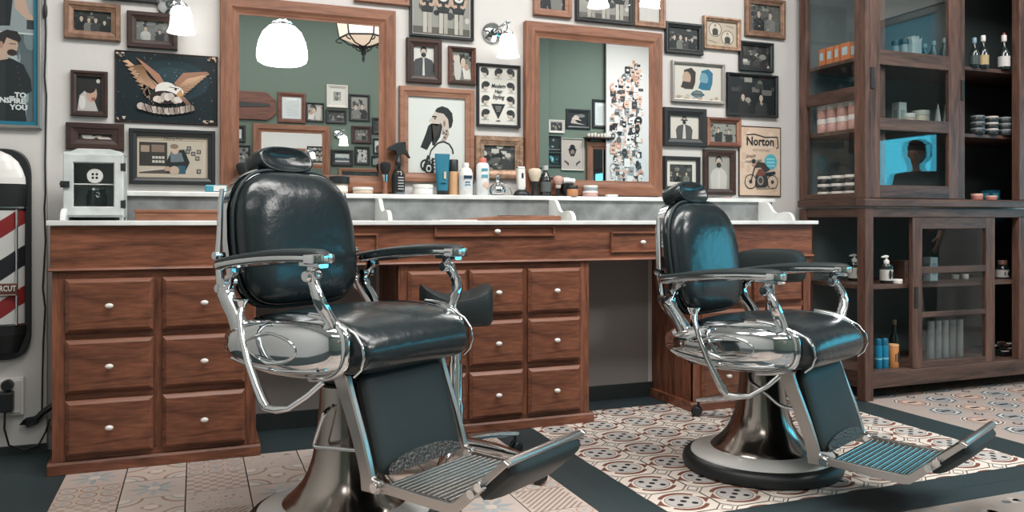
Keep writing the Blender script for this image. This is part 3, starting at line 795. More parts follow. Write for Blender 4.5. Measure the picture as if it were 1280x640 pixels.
# ================================================================== PICTURES
class Art:
    """flat printed shapes on the unit picture (x 0..1, z 0..1 upwards), scaled to w x h, stacked a hair apart"""
    def __init__(s, w, h, y0=-.004):
        s.m = MB(); s.w, s.h, s.y = w, h, y0; s.k = 0
        s.asp = w/h
    def P(s, x, z): return ((x-.5)*s.w, (z-.5)*s.h)
    def poly(s, pts, c):
        # clip to the picture so nothing runs past its frame
        for ax, lim, sg in ((0, 0, 1), (0, 1, -1), (1, 0, 1), (1, 1, -1)):
            out = []
            for k in range(len(pts)):
                a, b = pts[k], pts[(k+1) % len(pts)]
                ia, ib = (a[ax]-lim)*sg >= 0, (b[ax]-lim)*sg >= 0
                if ia: out.append(a)
                if ia != ib:
                    t = (lim-a[ax])/(b[ax]-a[ax]); out.append((a[0]+(b[0]-a[0])*t, a[1]+(b[1]-a[1])*t))
            pts = out
            if len(pts) < 3: return s
        s.k += 1; y = s.y - .00006*s.k
        s.m._f([s.m.v(s.P(*p)[0], y, s.P(*p)[1]) for p in pts], 0, rgb(*c)); return s
    def rect(s, x0, z0, x1, z1, c): return s.poly([(x0, z0), (x1, z0), (x1, z1), (x0, z1)], c)
    def ell(s, cx, cz, rx, rz, c, n=18, a0=0, a1=2*PI, rot=0):
        q, w = math.cos(rot), math.sin(rot)
        full = abs(a1-a0-2*PI) < 1e-6
        pts = []
        for k in range(n):
            a = a0+(a1-a0)*k/(n if full else n-1)
            x, z = rx*math.cos(a), rz*math.sin(a)
            pts.append((cx+x*q-z*w/s.asp, cz+(x*w*s.asp+z*q)))
        return s.poly(pts, c)
    def circ(s, cx, cz, r, c, n=16): return s.ell(cx, cz, r/s.asp if s.asp > 1 else r, r if s.asp > 1 else r*s.asp, c, n)
    def line(s, pts, t, c):
        for (ax, az), (bx, bz) in zip(pts, pts[1:]):
            dx, dz = (bx-ax)*s.w, (bz-az)*s.h; l = math.hypot(dx, dz) or 1e-6
            nx, nz = -dz/l*t*.5, dx/l*t*.5
            s.poly([(ax+nx/s.w, az+nz/s.h), (ax-nx/s.w, az-nz/s.h), (bx-nx/s.w, bz-nz/s.h), (bx+nx/s.w, bz+nz/s.h)], c)
        return s
    def text(s, t, x, z, size, c, align='CENTER', sx=1.0, shear=0.0, thick=None, rot=0.0):
        s.k += 1; X, Z = s.P(x, z)
        s.m.text(t, X, s.y-.00006*s.k, Z, size, rgb(*c), align, 0, rot, sx, shear, thick); return s
    def person(s, cx, base, hh, body, skin, hair, legs=None, beard=None, wid=1.0):
        """standing or half-length figure: hh = height in picture units of head+torso"""
        w = hh/s.asp if s.asp else hh
        s.poly([(cx-.30*w*wid, base), (cx-.34*w*wid, base+.45*hh), (cx-.26*w*wid, base+.62*hh), (cx-.09*w, base+.70*hh), (cx+.09*w, base+.70*hh), (cx+.26*w*wid, base+.62*hh), (cx+.34*w*wid, base+.45*hh), (cx+.30*w*wid, base)], body)
        s.rect(cx-.05*w, base+.66*hh, cx+.05*w, base+.76*hh, skin)
        s.ell(cx, base+.93*hh, .125*w, .155*hh, hair, 14)
        s.ell(cx, base+.86*hh, .105*w, .150*hh, skin, 14)
        if beard: s.ell(cx, base+.79*hh, .095*w, .085*hh, beard, 12)
        s.rect(cx-.06*w, base+.885*hh, cx-.02*w, base+.90*hh, hair); s.rect(cx+.02*w, base+.885*hh, cx+.06*w, base+.90*hh, hair)
        return s
    def noise(s, n, cols, r0, r1, box=(0, 0, 1, 1), seed=1):
        rd = random.Random(seed)
        for k in range(n):
            x, z = rd.uniform(box[0], box[2]), rd.uniform(box[1], box[3]); r = rd.uniform(r0, r1)
            if rd.random() < .5: s.rect(x-r, z-r*.8, x+r*rd.uniform(.4, 1.4), z+r*.7, rd.choice(cols))
            else: s.ell(x, z, r*rd.uniform(.6, 1.2), r, rd.choice(cols), 9)
        return s
GREY = [(34, 38, 40), (60, 62, 62), (92, 92, 90), (140, 138, 134), (196, 192, 186)]
DARKS = [(30, 36, 38), (44, 48, 50), (58, 60, 60), (70, 70, 68)]
def a_trio(a):
    a.rect(0, 0, 1, 1, (150, 148, 142)); a.noise(30, GREY, .03, .09, (0, .25, 1, 1), 3); a.rect(0, 0, 1, .12, (92, 86, 82))
    for cx in (.25, .53, .8):
        a.rect(cx-.075, .02, cx-.008, .5, (188, 182, 172)); a.rect(cx+.008, .02, cx+.075, .5, (168, 162, 154))
        a.poly([(cx-.09, .36), (cx-.15, .60), (cx-.13, .78), (cx-.05, .86), (cx+.05, .86), (cx+.13, .78), (cx+.15, .60), (cx+.09, .36)], (32, 36, 38))
        a.line([(cx-.135, .62), (cx-.10, .48), (cx-.03, .50)], .014, (190, 160, 142)); a.line([(cx+.135, .62), (cx+.10, .48), (cx+.03, .50)], .014, (190, 160, 142))
        a.circ(cx, .64, .085, (214, 210, 204)); a.circ(cx, .65, .055, (50, 52, 54), 5)
        a.ell(cx, .93, .042, .09, (196, 166, 148)); a.ell(cx, 1.0, .046, .06, (40, 38, 38)); a.ell(cx, .885, .036, .05, (70, 54, 46))
def a_portrait(light=(214, 212, 206), body=(70, 72, 74), wid=1.15, glasses=False):
    def f(a):
        a.rect(0, 0, 1, 1, light)
        a.person(.5, -.05, .98, body, (188, 172, 160), (40, 40, 40), beard=(44, 42, 42), wid=wid)
        a.poly([(.44, .0), (.47, .60), (.53, .60), (.56, .0)], (206, 204, 200))
        if glasses: a.rect(.38, .80, .62, .85, (24, 28, 30))
    return f
def a_group(n=3, bg=(52, 56, 56), seed=1, bodies=((28, 32, 34), (120, 118, 114), (60, 62, 64)), skin=(196, 176, 160), hh=.72, lights=True):
    def f(a):
        rd = random.Random(seed)
        a.rect(0, 0, 1, 1, bg); a.noise(16, DARKS+[(110, 108, 104), (150, 146, 140)] if lights else DARKS, .03, .10, (0, .3, 1, 1), seed)
        for k in range(n):
            a.person((k+.5)/n*.8+.1+rd.uniform(-.03, .03), rd.uniform(-.1, .02), hh*rd.uniform(.85, 1.05), bodies[k % len(bodies)], skin, (36, 34, 34), wid=1.0)
        a.noise(6, [(170, 166, 160), (70, 70, 70)], .01, .03, (0, 0, 1, .3), seed+5)
    return f
def a_scene(seed, cols=GREY, n=34, bg=(60, 62, 62)):
    def f(a): a.rect(0, 0, 1, 1, bg); a.noise(n, cols, .03, .14, (0, 0, 1, 1), seed)
    return f
def a_cut(seed=2, bg=(44, 48, 50)):   # barber bending over a client
    def f(a):
        a.rect(0, 0, 1, 1, bg); a.noise(14, DARKS, .05, .12, (0, 0, 1, 1), seed)
        a.ell(.30, .42, .20, .46, (196, 190, 184)); a.ell(.55, .70, .15, .20, (40, 38, 38)); a.ell(.58, .62, .12, .16, (202, 176, 158))
        a.poly([(.62, .05), (.52, .42), (.70, .50), (.92, .40), (1, .05)], (214, 208, 202)); a.ell(.76, .46, .13, .12, (176, 148, 132)); a.ell(.15, .75, .08, .12, (210, 186, 170))
    return f
def a_face(a):
    a.rect(0, 0, 1, 1, (36, 40, 42)); a.poly([(.0, 0), (.1, .45), (.35, .62), (.6, .5), (.85, .0)], (196, 190, 186))
    a.ell(.58, .52, .22, .26, (202, 164, 146)); a.ell(.50, .70, .26, .18, (42, 38, 38)); a.ell(.66, .36, .09, .05, (150, 100, 90)); a.ell(.2, .25, .14, .2, (224, 220, 216)); a.ell(.85, .88, .08, .06, (206, 202, 196))
def a_gold(a):
    a.rect(0, 0, 1, 1, (196, 180, 160))
    for cx, cz in ((.30, .66), (.70, .36)):
        a.ell(cx, cz, .21, .30, (70, 62, 56)); a.ell(cx, cz, .19, .275, (214, 202, 186)); a.person(cx, cz-.24, .42, (60, 58, 56), (196, 172, 152), (44, 40, 38))
    a.line([(.1, .2), (.35, .12)], .003, (120, 96, 80)); a.line([(.65, .85), (.9, .8)], .003, (120, 96, 80))
def a_profiles(a):
    a.rect(0, 0, 1, 1, (214, 208, 198))
    for cx, bl, sk in ((.32, (58, 50, 48), (190, 160, 140)), (.68, (40, 110, 140), (120, 160, 176))):
        a.poly([(cx-.10, .30), (cx-.13, .55), (cx-.10, .85), (cx+.05, .92), (cx+.14, .80), (cx+.13, .5), (cx+.08, .3)], bl)
        a.ell(cx-.05, .62, .09, .18, sk); a.poly([(cx-.13, .52), (cx-.17, .34), (cx-.05, .30), (cx+.02, .50)], bl)
    a.ell(.5, .17, .13, .12, (60, 120, 136), 7); a.ell(.5, .17, .09, .07, (150, 120, 100), 9); a.rect(.36, .13, .64, .19, (70, 100, 108)); a.noise(10, [(200, 184, 164), (184, 160, 140)], .02, .05, (.02, .02, .98, .12), 4)
def a_news(a):
    a.rect(0, 0, 1, 1, (206, 190, 172)); a.text('Tilburg Plus', .5, .955, .016, (70, 62, 58)); a.rect(.03, .905, .95, .915, (60, 54, 52))
    a.rect(.03, .09, .93, .885, (196, 184, 168)); a.rect(.03, .28, .42, .86, (58, 54, 52)); a.rect(.05, .62, .17, .78, (170, 148, 128)); a.rect(.2, .62, .38, .80, (134, 116, 102))
    for k in range(8): a.rect(.21+.045*(k % 4), .36+.10*(k//4), .245+.045*(k % 4), .42+.10*(k//4), (206, 200, 192))
    a.poly([(.03, .10), (.03, .14), (.45, .24), (.45, .10)], (84, 76, 72)); a.poly([(.03, .13), (.45, .22), (.45, .245), (.03, .16)], (206, 196, 184))
    a.poly([(.40, .10), (.40, .35), (.48, .66), (.66, .70), (.74, .38), (.66, .10)], (36, 42, 44)); a.poly([(.47, .38), (.46, .62), (.62, .62), (.66, .40)], (110, 122, 130))
    a.rect(.56, .10, .68, .30, (54, 92, 112)); a.ell(.52, .18, .07, .11, (196, 172, 154)); a.ell(.42, .22, .05, .06, (188, 156, 138)); a.ell(.53, .68, .055, .10, (204, 176, 158)); a.ell(.52, .77, .06, .06, (142, 122, 104))
    for x, z in ((.68, .60), (.76, .55), (.84, .60), (.70, .68), (.82, .44), (.84, .12)): a.rect(x, z, x+.06, z+.10, (60, 60, 60)); a.rect(x+.012, z+.02, x+.048, z+.08, (160, 152, 144))
def a_chart(a):
    a.rect(0, 0, 1, 1, (226, 222, 214))
    pos = [(.16, .90), (.5, .90), (.84, .90), (.16, .66), (.84, .66), (.16, .42), (.84, .42), (.16, .18), (.84, .18)]
    for k, (x, z) in enumerate(pos):
        a.ell(x, z, .095, .072, (204, 190, 178)); a.ell(x-.02*(-1)**k, z+.035, .10, .05, (46, 48, 50)); a.ell(x+.06*(-1)**k, z+.0, .035, .055, (64, 64, 66)); a.rect(x-.03, z-.085, x+.04, z-.05, (180, 166, 156)); a.rect(x-.10, z-.105, x+.10, z-.098, (150, 146, 142))
    for t, z in (('Modern', .67), ('Hair', .575), ('Styling', .48)): a.text(t, .5, z, .027, (40, 42, 44), shear=.25, sx=.85, thick=.0006)
    a.poly([(.32, .36), (.68, .36), (.5, .10)], (40, 42, 44)); a.rect(.42, .30, .58, .315, (150, 148, 144)); a.rect(.43, .265, .57, .28, (150, 148, 144)); a.rect(.45, .23, .55, .245, (150, 148, 144)); a.rect(.45, .06, .55, .075, (70, 70, 70))
def a_bearded(a):
    BG = (222, 224, 220); K = (38, 42, 44); a.rect(0, 0, 1, 1, BG)
    a.poly([(.505, .86), (.60, .89), (.70, .865), (.775, .80), (.79, .70), (.765, .62), (.72, .59), (.70, .72), (.62, .79), (.50, .795), (.47, .82)], K)         # cropped hair
    a.poly([(.47, .815), (.52, .80), (.62, .79), (.70, .72), (.715, .60), (.64, .50), (.56, .52), (.52, .60), (.43, .64), (.415, .675), (.37, .665), (.365, .69), (.41, .735), (.43, .77)], (206, 192, 182))  # face in profile
    a.poly([(.41, .655), (.355, .625), (.30, .50), (.215, .335), (.33, .30), (.40, .40), (.53, .53), (.58, .65), (.60, .62), (.56, .48), (.46, .36), (.42, .37), (.40, .655)], K)   # long beard
    a.poly([(.42, .64), (.45, .44), (.54, .54), (.58, .67), (.50, .62)], (64, 58, 56))
    a.rect(.42, .735, .50, .755, K); a.ell(.47, .72, .018, .010, K); a.ell(.635, .66, .028, .05, (186, 160, 146)); a.ell(.635, .66, .012, .028, (120, 98, 88))
    a.poly([(.62, .50), (.70, .60), (.72, .52), (.66, .43), (.52, .38), (.60, .46)], (180, 160, 150)); a.noise(12, [(60, 58, 58)], .006, .018, (.60, .45, .69, .58), 8)
    a.line([(.40, .30), (.52, .40), (.62, .42), (.72, .39), (.78, .32), (.79, .26)], .007, K); a.line([(.40, .30), (.37, .22), (.40, .0)], .006, K)
    for x, z, r in ((.30, .10, .09), (.36, .06, .08)): a.ell(x, z, r, r*.9, K); a.ell(x, z, r*.65, r*.6, BG); a.ell(x, z, r*.35, r*.35, K)
    a.poly([(.24, .04), (.34, .24), (.37, .22), (.30, .02)], K); a.poly([(.40, .0), (.41, .20), (.44, .20), (.45, .0)], K)
    for k in range(4): a.line([(.40, .03+.045*k), (.47, .06+.045*k)], .006, K)
def a_eagle(a):
    a.rect(0, 0, 1, 1, (24, 36, 42)); a.ell(.55, .62, .38, .30, (32, 52, 60)); a.ell(.55, .62, .24, .2, (40, 62, 70))
    rd = random.Random(5)
    for k in range(90): a.ell(rd.random(), rd.random(), rd.uniform(.002, .006), rd.uniform(.003, .008), rd.choice([(120, 140, 146), (170, 170, 164), (80, 100, 106)]), 5)
    for k in range(10):      # left wing of overlapping feathers
        t = k/9; bx, bz = .42-.16*t, .50+.22*t
        tx, tz = .06+.025*k, .86-.055*k
        w = .028
        a.poly([(bx, bz-w), (tx+.05, tz-w*1.3), (tx, tz), (tx+.05, tz+w*.9), (bx, bz+w)], (204-7*k, 168-6*k, 138-5*k)); a.line([(bx, bz), (tx+.02, tz)], .0015, (70, 54, 48))
    for k in range(9): a.poly([(.40-.018*k, .52+.030*k), (.36-.030*k, .47+.040*k), (.20+.012*k, .60+.030*k), (.22+.012*k, .66+.026*k)], (176-7*k, 140-6*k, 114-6*k)); a.line([(.40-.018*k, .53+.030*k), (.20+.012*k, .63+.030*k)], .0016, (50, 42, 42))
    a.poly([(.19, .93), (.25, .88), (.42, .70), (.49, .54), (.44, .52), (.34, .68)], (158, 118, 96))
    for k in range(10):      # right wing
        t = k/9; bx, bz = .60+.03*t, .60-.10*t
        tx, tz = .93-.030*k, .74-.040*k
        w = .026
        a.poly([(bx, bz-w), (tx-.04, tz-w), (tx, tz), (tx-.04, tz+w), (bx, bz+w)], (200-6*k, 166-6*k, 136-5*k)); a.line([(bx, bz), (tx-.01, tz)], .0015, (64, 50, 46))
    a.poly([(.57, .58), (.66, .74), (.90, .78), (.93, .75), (.70, .66), (.60, .52)], (150, 112, 92))
    a.ell(.49, .47, .11, .12, (214, 212, 206)); a.ell(.58, .45, .085, .085, (222, 220, 214)); a.poly([(.64, .50), (.66, .40), (.60, .32), (.58, .40)], (186, 142, 104)); a.circ(.585, .49, .018, (30, 30, 32)); a.line([(.52, .52), (.62, .50)], .003, (40, 40, 42))
    a.ell(.47, .36, .14, .10, (44, 36, 36)); [a.line([(.33-.05*math.sin(q*.5), .52-.03*q), (.31-.05*math.sin(q*.5+.5), .49-.03*q)], .004, (128, 112, 104)) for q in range(9)]; [a.ell(.40+.035*q, .40-.022*abs(q-3)-.03*(q % 2), .035, .06, (206-18*(q % 3), 196-18*(q % 3), 188-18*(q % 3)), 9, rot=.4*(q-3)) for q in range(7)]; [a.ell(.66+.022*q, .36-.035*q, .040, .030, (140-10*q, 110-8*q, 98-8*q), 8, rot=-.6) for q in range(5)]
    for k in range(12): a.ell(.24+.045*k, .22-.06*math.sin(PI*k/11), .040, .055, (184-((k % 3)*26), 172-((k % 3)*26), 164-((k % 3)*26)), 8)
    for k in range(9): a.line([(.26+.06*k, .30), (.30+.055*k, .14)], .003, (40, 38, 38))
    for sx, sz in ((.015, .95), (.93, .96), (.02, .03), (.90, .03)): a.noise(6, [(150, 120, 100), (190, 170, 150)], .006, .02, (max(0, sx-.02), max(0, sz-.03), min(1, sx+.07), min(1, sz+.03)), int(sx*100))
def a_moto(a):
    a.rect(0, 0, 1, 1, (206, 184, 164)); a.noise(26, [(196, 172, 152), (214, 196, 180)], .02, .08, (0, 0, 1, 1), 9); K = (44, 48, 50)
    a.text('Norton', .5, .79, .066, K, sx=.92, thick=.0018); a.line([(.16, .885), (.36, .90), (.62, .86), (.93, .87), (.95, .72), (.90, .70)], .006, K); a.text('MOTORCYCLES', .52, .665, .016, (160, 140, 126))
    a.text('Simply', .26, .575, .026, (70, 60, 56), shear=.4, rot=.12); a.text('Unapproachable', .32, .505, .022, (70, 60, 56), shear=.4, rot=.10, sx=.8)
    a.circ(.76, .50, .155, (84, 170, 186), 26)
    for k in range(3): a.rect(.66, .53-.05*k, .86, .55-.05*k, (150, 206, 214))
    for cx, cz, r in ((.26, .20, .150), (.80, .20, .140)):
        a.circ(cx, cz, r, K, 26); a.circ(cx, cz, r*.87, (200, 180, 162), 26); a.circ(cx, cz, r*.28, K, 14)
        for q in range(8): a.line([(cx, cz), (cx+r*.8*math.cos(q*PI/4), cz+r*.8*a.asp*math.sin(q*PI/4))], .0012, (90, 80, 76))
    a.poly([(.36, .14), (.38, .30), (.52, .36), (.66, .30), (.70, .16), (.58, .10), (.42, .10)], (58, 58, 58)); a.ell(.50, .22, .075, .07, (150, 142, 134)); a.ell(.50, .22, .05, .045, (70, 70, 70))
    a.poly([(.38, .30), (.46, .39), (.60, .38), (.64, .31), (.50, .28)], (116, 74, 64)); a.poly([(.60, .33), (.86, .36), (.88, .32), (.66, .28)], K); a.line([(.26, .20), (.36, .42), (.44, .42)], .007, K); a.line([(.40, .10), (.90, .12)], .006, (150, 140, 130))
    a.poly([(.34, .40), (.42, .50), (.60, .48), (.74, .38), (.62, .34), (.50, .42)], (66, 60, 58)); a.ell(.34, .47, .05, .04, (170, 140, 120)); a.ell(.33, .50, .05, .035, K)
def a_landscape(a):
    a.rect(0, 0, 1, 1, (40, 46, 48)); a.rect(0, .45, 1, 1, (196, 200, 200)); a.poly([(0, .42), (.3, .55), (.55, .46), (.8, .58), (1, .44), (1, .2), (0, .2)], (70, 84, 92)); a.rect(0, .05, 1, .2, (206, 206, 202)); a.noise(10, [(60, 72, 78), (150, 158, 160)], .03, .08, (0, .2, 1, .5), 3)
def a_letter(a):
    a.rect(0, 0, 1, 1, (212, 216, 216)); a.rect(.25, .88, .75, .92, (240, 240, 240))
    for k in range(13): a.rect(.14, .12+.055*k, .86-(k*37 % 10)*.02, .132+.055*k, (166, 172, 174))
def a_hat(a):
    a.rect(0, 0, 1, 1, (196, 182, 172)); a.ell(.5, .62, .17, .17, (48, 48, 50)); a.ell(.5, .73, .13, .10, (38, 40, 42)); a.ell(.5, .66, .22, .03, (38, 40, 42)); a.ell(.5, .57, .09, .09, (150, 124, 110)); a.rect(.40, .44, .60, .52, (52, 52, 54))
    for sg in (-1, 1): a.poly([(.5+sg*.16, .20), (.5+sg*.34, .30), (.5+sg*.40, .27), (.5+sg*.24, .17), (.5+sg*.20, .10)], (70, 66, 66))
def a_teal(a):
    a.rect(0, 0, 1, 1, (24, 40, 44)); a.noise(9, [(70, 170, 180), (40, 110, 120), (150, 206, 206), (24, 48, 54)], .08, .18, (.2, .2, .8, .8), 6)
def a_dancers(a):
    a.rect(0, 0, 1, 1, (36, 40, 42)); a.poly([(.1, .1), (.55, .25), (.8, .65), (.9, .2)], (196, 176, 168)); a.ell(.6, .62, .16, .18, (206, 184, 172)); a.ell(.35, .75, .2, .12, (120, 122, 120)); a.line([(.35, .42), (.75, .55)], .01, (224, 206, 196))
FRAMES = []
def frame(label, u0, v0, u1, v1, fw, fm, art, mount=0.0, side=None, Yp=WY, front=True, glass=True, deep=.022, cat='picture frame', group='framed pictures on the back wall', name='picture_frame', inner=None, flush=False):
    """picture frame whose outer edges run through these pixels of the plane Y = Yp; front False = on the wall opposite, seen in the mirrors"""
    a = onY(u0, v0, Yp); b = onY(u1, v1, Yp)
    cx, cz, w, h = (a.x+b.x)/2, (a.z+b.z)/2, b.x-a.x, a.z-b.z
    if not front: Yp = 2*3.694-Yp
    rz = 0 if front else PI
    t = thing(name, label, cat, (cx, Yp+(-.001 if front else .001), cz), rz, group)
    d = deep
    mm = fm if isinstance(fm, (list, tuple)) else [fm, fm]
    obj('moulding', MB().ring(w, h, [(0, 0), (0, -d*.8), (.1*fw, -d), (.45*fw, -d*1.0), (.55*fw, -d*.82), (.88*fw, -d*.62), (fw, -d*.60), (fw, -.002)]), mm, t)
    iw, ih = w-2*fw, h-2*fw
    if mount:
        obj('mount', MB().ring(iw, ih, [(0, -.005), (mount, -.005), (mount+.001, -.0035)]), ['mount', 'mount'], t)
        iw -= 2*mount; ih -= 2*mount
    ar = Art(iw, ih, -.0036)
    art(ar)
    obj('print', ar.m, 'print', t)
    if glass:
        obj('glazing', MB().box(-w/2+fw, w/2-fw, -d*.60, -d*.60+.001, -h/2+fw, h/2-fw), 'glass', t)
    return t
BK, DK, WD, LT, BZ, GO, SI = 'fr_black', 'fr_dark', 'fr_wood', 'fr_light', 'fr_bronze', 'fr_gold', 'fr_silver'
frame('bronze frame with a dark photo of a few people, above the close-up of a cheek', 80.5, 1, 151, 53, .035, BZ, a_group(4, (44, 46, 46), 11))
frame('black frame above the dark brown frame beside the first wall lamp', 128, -22, 198, 6, .03, BK, a_group(3, (70, 60, 56), 12))
frame('dark brown frame with a photo of two grey figures, above the eagle sign', 159, 14, 222, 64, .035, DK, a_group(2, (120, 122, 122), 13, ((190, 188, 184), (60, 62, 64))))
frame('small upright dark frame with a close-up of a cheek, left of the eagle sign', 89, 88, 135, 147, .022, [DK, DK], a_face)
frame('wide dark brown frame with a photo of a hand, behind the white steriliser box', 83, 153, 155.5, 189, .045, DK, a_cut(4))
frame('black frame holding a newspaper page about a barber, below the eagle sign', 161.5, 160.5, 269, 232, .030, BK, a_news)
frame('pale wood frame above the top right corner of the first mirror', 442, -40, 511, 9, .03, LT, a_scene(21))
frame('large black frame with three men in dark emblem shirts', 511, -40, 591, 52, .014, BK, a_trio, mount=.004)
frame('dark wood frame with a bearded man in a jacket, below the three men', 507, 47.5, 551, 106, .036, [DK, 'fr_dark'], a_portrait())
frame('small wooden frame with a barber at work, beside the bearded portrait in a jacket', 559.5, 58, 593.5, 107, .020, [DK, WD], a_cut(6, (120, 120, 116)))
frame('black framed chart of men\'s haircuts with script lettering', 595, 79, 649, 160.5, .013, BK, a_chart)
frame('large light wood frame with a bearded man in profile', 498, 107.5, 591.5, 229, .044, LT, a_bearded)
frame('ornate old gold frame with a small dark photo, behind the talc bottle', 593, 169.5, 653, 224.5, .045, GO, a_scene(8, GREY, 40))
frame('light wood frame at top left above the second mirror', 665.5, -38, 713, 24, .036, LT, a_group(2, (52, 52, 52), 15))
frame('wide black frame with a photo of bearded men, under the lamp above the second mirror', 718, -42, 790, 33, .020, BK, a_trio)
frame('silver brown frame with a boy\'s portrait, above the second mirror\'s right corner', 791, -34, 830, 37, .032, BZ, a_portrait((44, 46, 46), (206, 200, 196), 1.0))
frame('black frame with a blurred bright crowd, top left beside the gold frame', 830, 27, 877, 70, .026, BK, a_group(4, (40, 44, 46), 16))
frame('small gold frame with two oval medallion portraits', 877.5, 20, 924, 65, .022, GO, a_gold)
frame('bronze frame with two men, highest of those beside the display cabinet', 930, -4, 979.5, 50, .035, [BZ, BZ], a_group(2, (92, 92, 90), 17))
frame('black frame with a tangle of pale figures, under the highest bronze frame', 922.5, 51, 964.5, 91.5, .022, BK, a_scene(18, GREY+DARKS, 30, (44, 46, 46)))
frame('silver frame with two men in profile, one tinted blue', 838, 75.5, 904, 131, .016, SI, a_profiles)
frame('black frame with two seated men in a dark shop', 907, 90.5, 970, 148, .014, BK, a_group(2, (30, 36, 38), 19, ((40, 44, 46), (52, 54, 56)), hh=.55))
frame('broad black frame with a man in dark glasses', 827.8, 134, 881, 184.5, .042, BK, a_portrait((214, 208, 198), (84, 82, 80), 1.3, True))
frame('wooden frame with two men in dark coats, beside the man in dark glasses', 881.5, 146.5, 924, 184.5, .026, [WD, LT], a_group(2, (150, 148, 140), 20, ((40, 44, 46), (56, 56, 56))))
frame('black frame with pale mount, half hidden by the farther chair headrest', 828, 195, 873, 238, .020, BK, a_group(2, (64, 64, 62), 22), mount=.022)
frame('grey wooden frame with a bearded man in profile, beside the motorcycle sign', 877.8, 187, 917.5, 244, .032, DK, a_portrait((160, 156, 148), (196, 192, 186), .9))
# ---- unframed tin signs
def tin(label, u0, v0, u1, v1, art, lean=0.0, name='tin_sign', cat='sign'):
    a = onY(u0, v0, WY); b = onY(u1, v1, WY)
    w, h = b.x-a.x, a.z-b.z
    t = thing(name, label, cat, ((a.x+b.x)/2, WY-.002, (a.z+b.z)/2))
    m = MB().ring(w, h, [(0, 0), (0, -.006), (.003, -.009), (.006, -.006), (.006, -.001)])
    m.box(-w/2+.005, w/2-.005, -.005, -.001, -h/2+.005, h/2-.005)
    obj('sheet', m, ['fr_dark', 'fr_dark'], t)
    ar = Art(w-.012, h-.012, -.0056); art(ar); obj('print', ar.m, 'paint', t)
    return t
tin('dark metal sign with a spread-winged eagle', 143.5, 62.5, 272, 157.5, a_eagle)
tin('cream tin motorcycle sign beside the display cabinet', 922.5, 157, 975, 246, a_moto)

# ---- big mirrors
def mirror(label, u0, u1, v0, z0, z1, gu0, gu1):
    a, b = onY(u0, 100, WY-.03).x, onY(u1, 100, WY-.03).x
    w, h = b-a, z1-z0; cx, cz = (a+b)/2, (z0+z1)/2
    t = thing('wall_mirror', label, 'mirror', (cx, WY-.001, cz), 0, 'wood framed mirrors on the back wall')
    fw = .078
    obj('moulding', MB().ring(w, h, [(0, 0), (0, -.034), (.004, -.038), (.045, -.038), (.056, -.030), (.070, -.026), (fw, -.026), (fw, -.018)]), ['mir_x', 'mir_z'], t, bevel=.0015)
    obj('mirror_glass', MB().box(-w/2+fw-.006, w/2-fw+.006, -.025, -.017, -h/2+fw-.006, h/2-fw+.006), 'mirror', t)
    return t
mirror('first big wood framed mirror, behind the nearer barber chair', 275, 494.5, 0, 1.047, 1.888, 298, 474)
mirror('second big wood framed mirror, left of the farther barber chair', 656.5, 827.5, 28, 1.047, 1.903, 674, 809)

# ---- wall lamps
def sconce(label, x, z, group='opal glass wall lamps', Y=WY, flip=False, plate_dx=-.045):
    t = thing('wall_lamp', label, 'wall lamp', (x, Y, z), PI if flip else 0, group)
    o_ = plate_dx
    obj('wall_plate', MB().lathe([(.050, -.001), (.051, -.010), (.045, -.018), (.018, -.026), (.016, -.034)], c=(o_, 0, .13), n=28, axis='y'), 'chrome', t, 40)
    obj('arm', MB().tube([(o_, -.03, .13), (o_+.008, -.062, .138), (o_*.5, -.085, .152), (-.003, -.098, .165), (0, -.1, .152), (0, -.1, .125)], .007, 10).lathe([(.012, .170), (.014, .166), (.012, .160)], c=(0, -.1, 0), n=14), 'chrome', t, 60)
    obj('gallery', MB().lathe([(.012, .128), (.024, .120), (.027, .108), (.025, .100)], c=(0, -.1, 0), n=24), 'chrome', t, 40)
    obj('shade', MB().lathe([(.024, .108), (.034, .103), (.040, .085), (.043, .055), (.046, .025), (.052, .008), (.056, .0), (.053, .001), (.043, .025), (.040, .055), (.037, .083), (.030, .099), (.002, .102)], c=(0, -.1, 0), n=32, caps=False), 'shade', t, 60)
    return t
p = onY(635, 71, WY-.1); sconce('wall lamp with white opal glass shade between the two mirrors', p.x, p.z)
p = onY(226.5, 41, WY-.1); sconce('wall lamp with white opal glass shade beside the first mirror, above the eagle sign', p.x, p.z)
p = onY(748, 8.5, WY-.1); sconce('wall lamp with white opal glass shade above the second mirror', p.x, p.z)

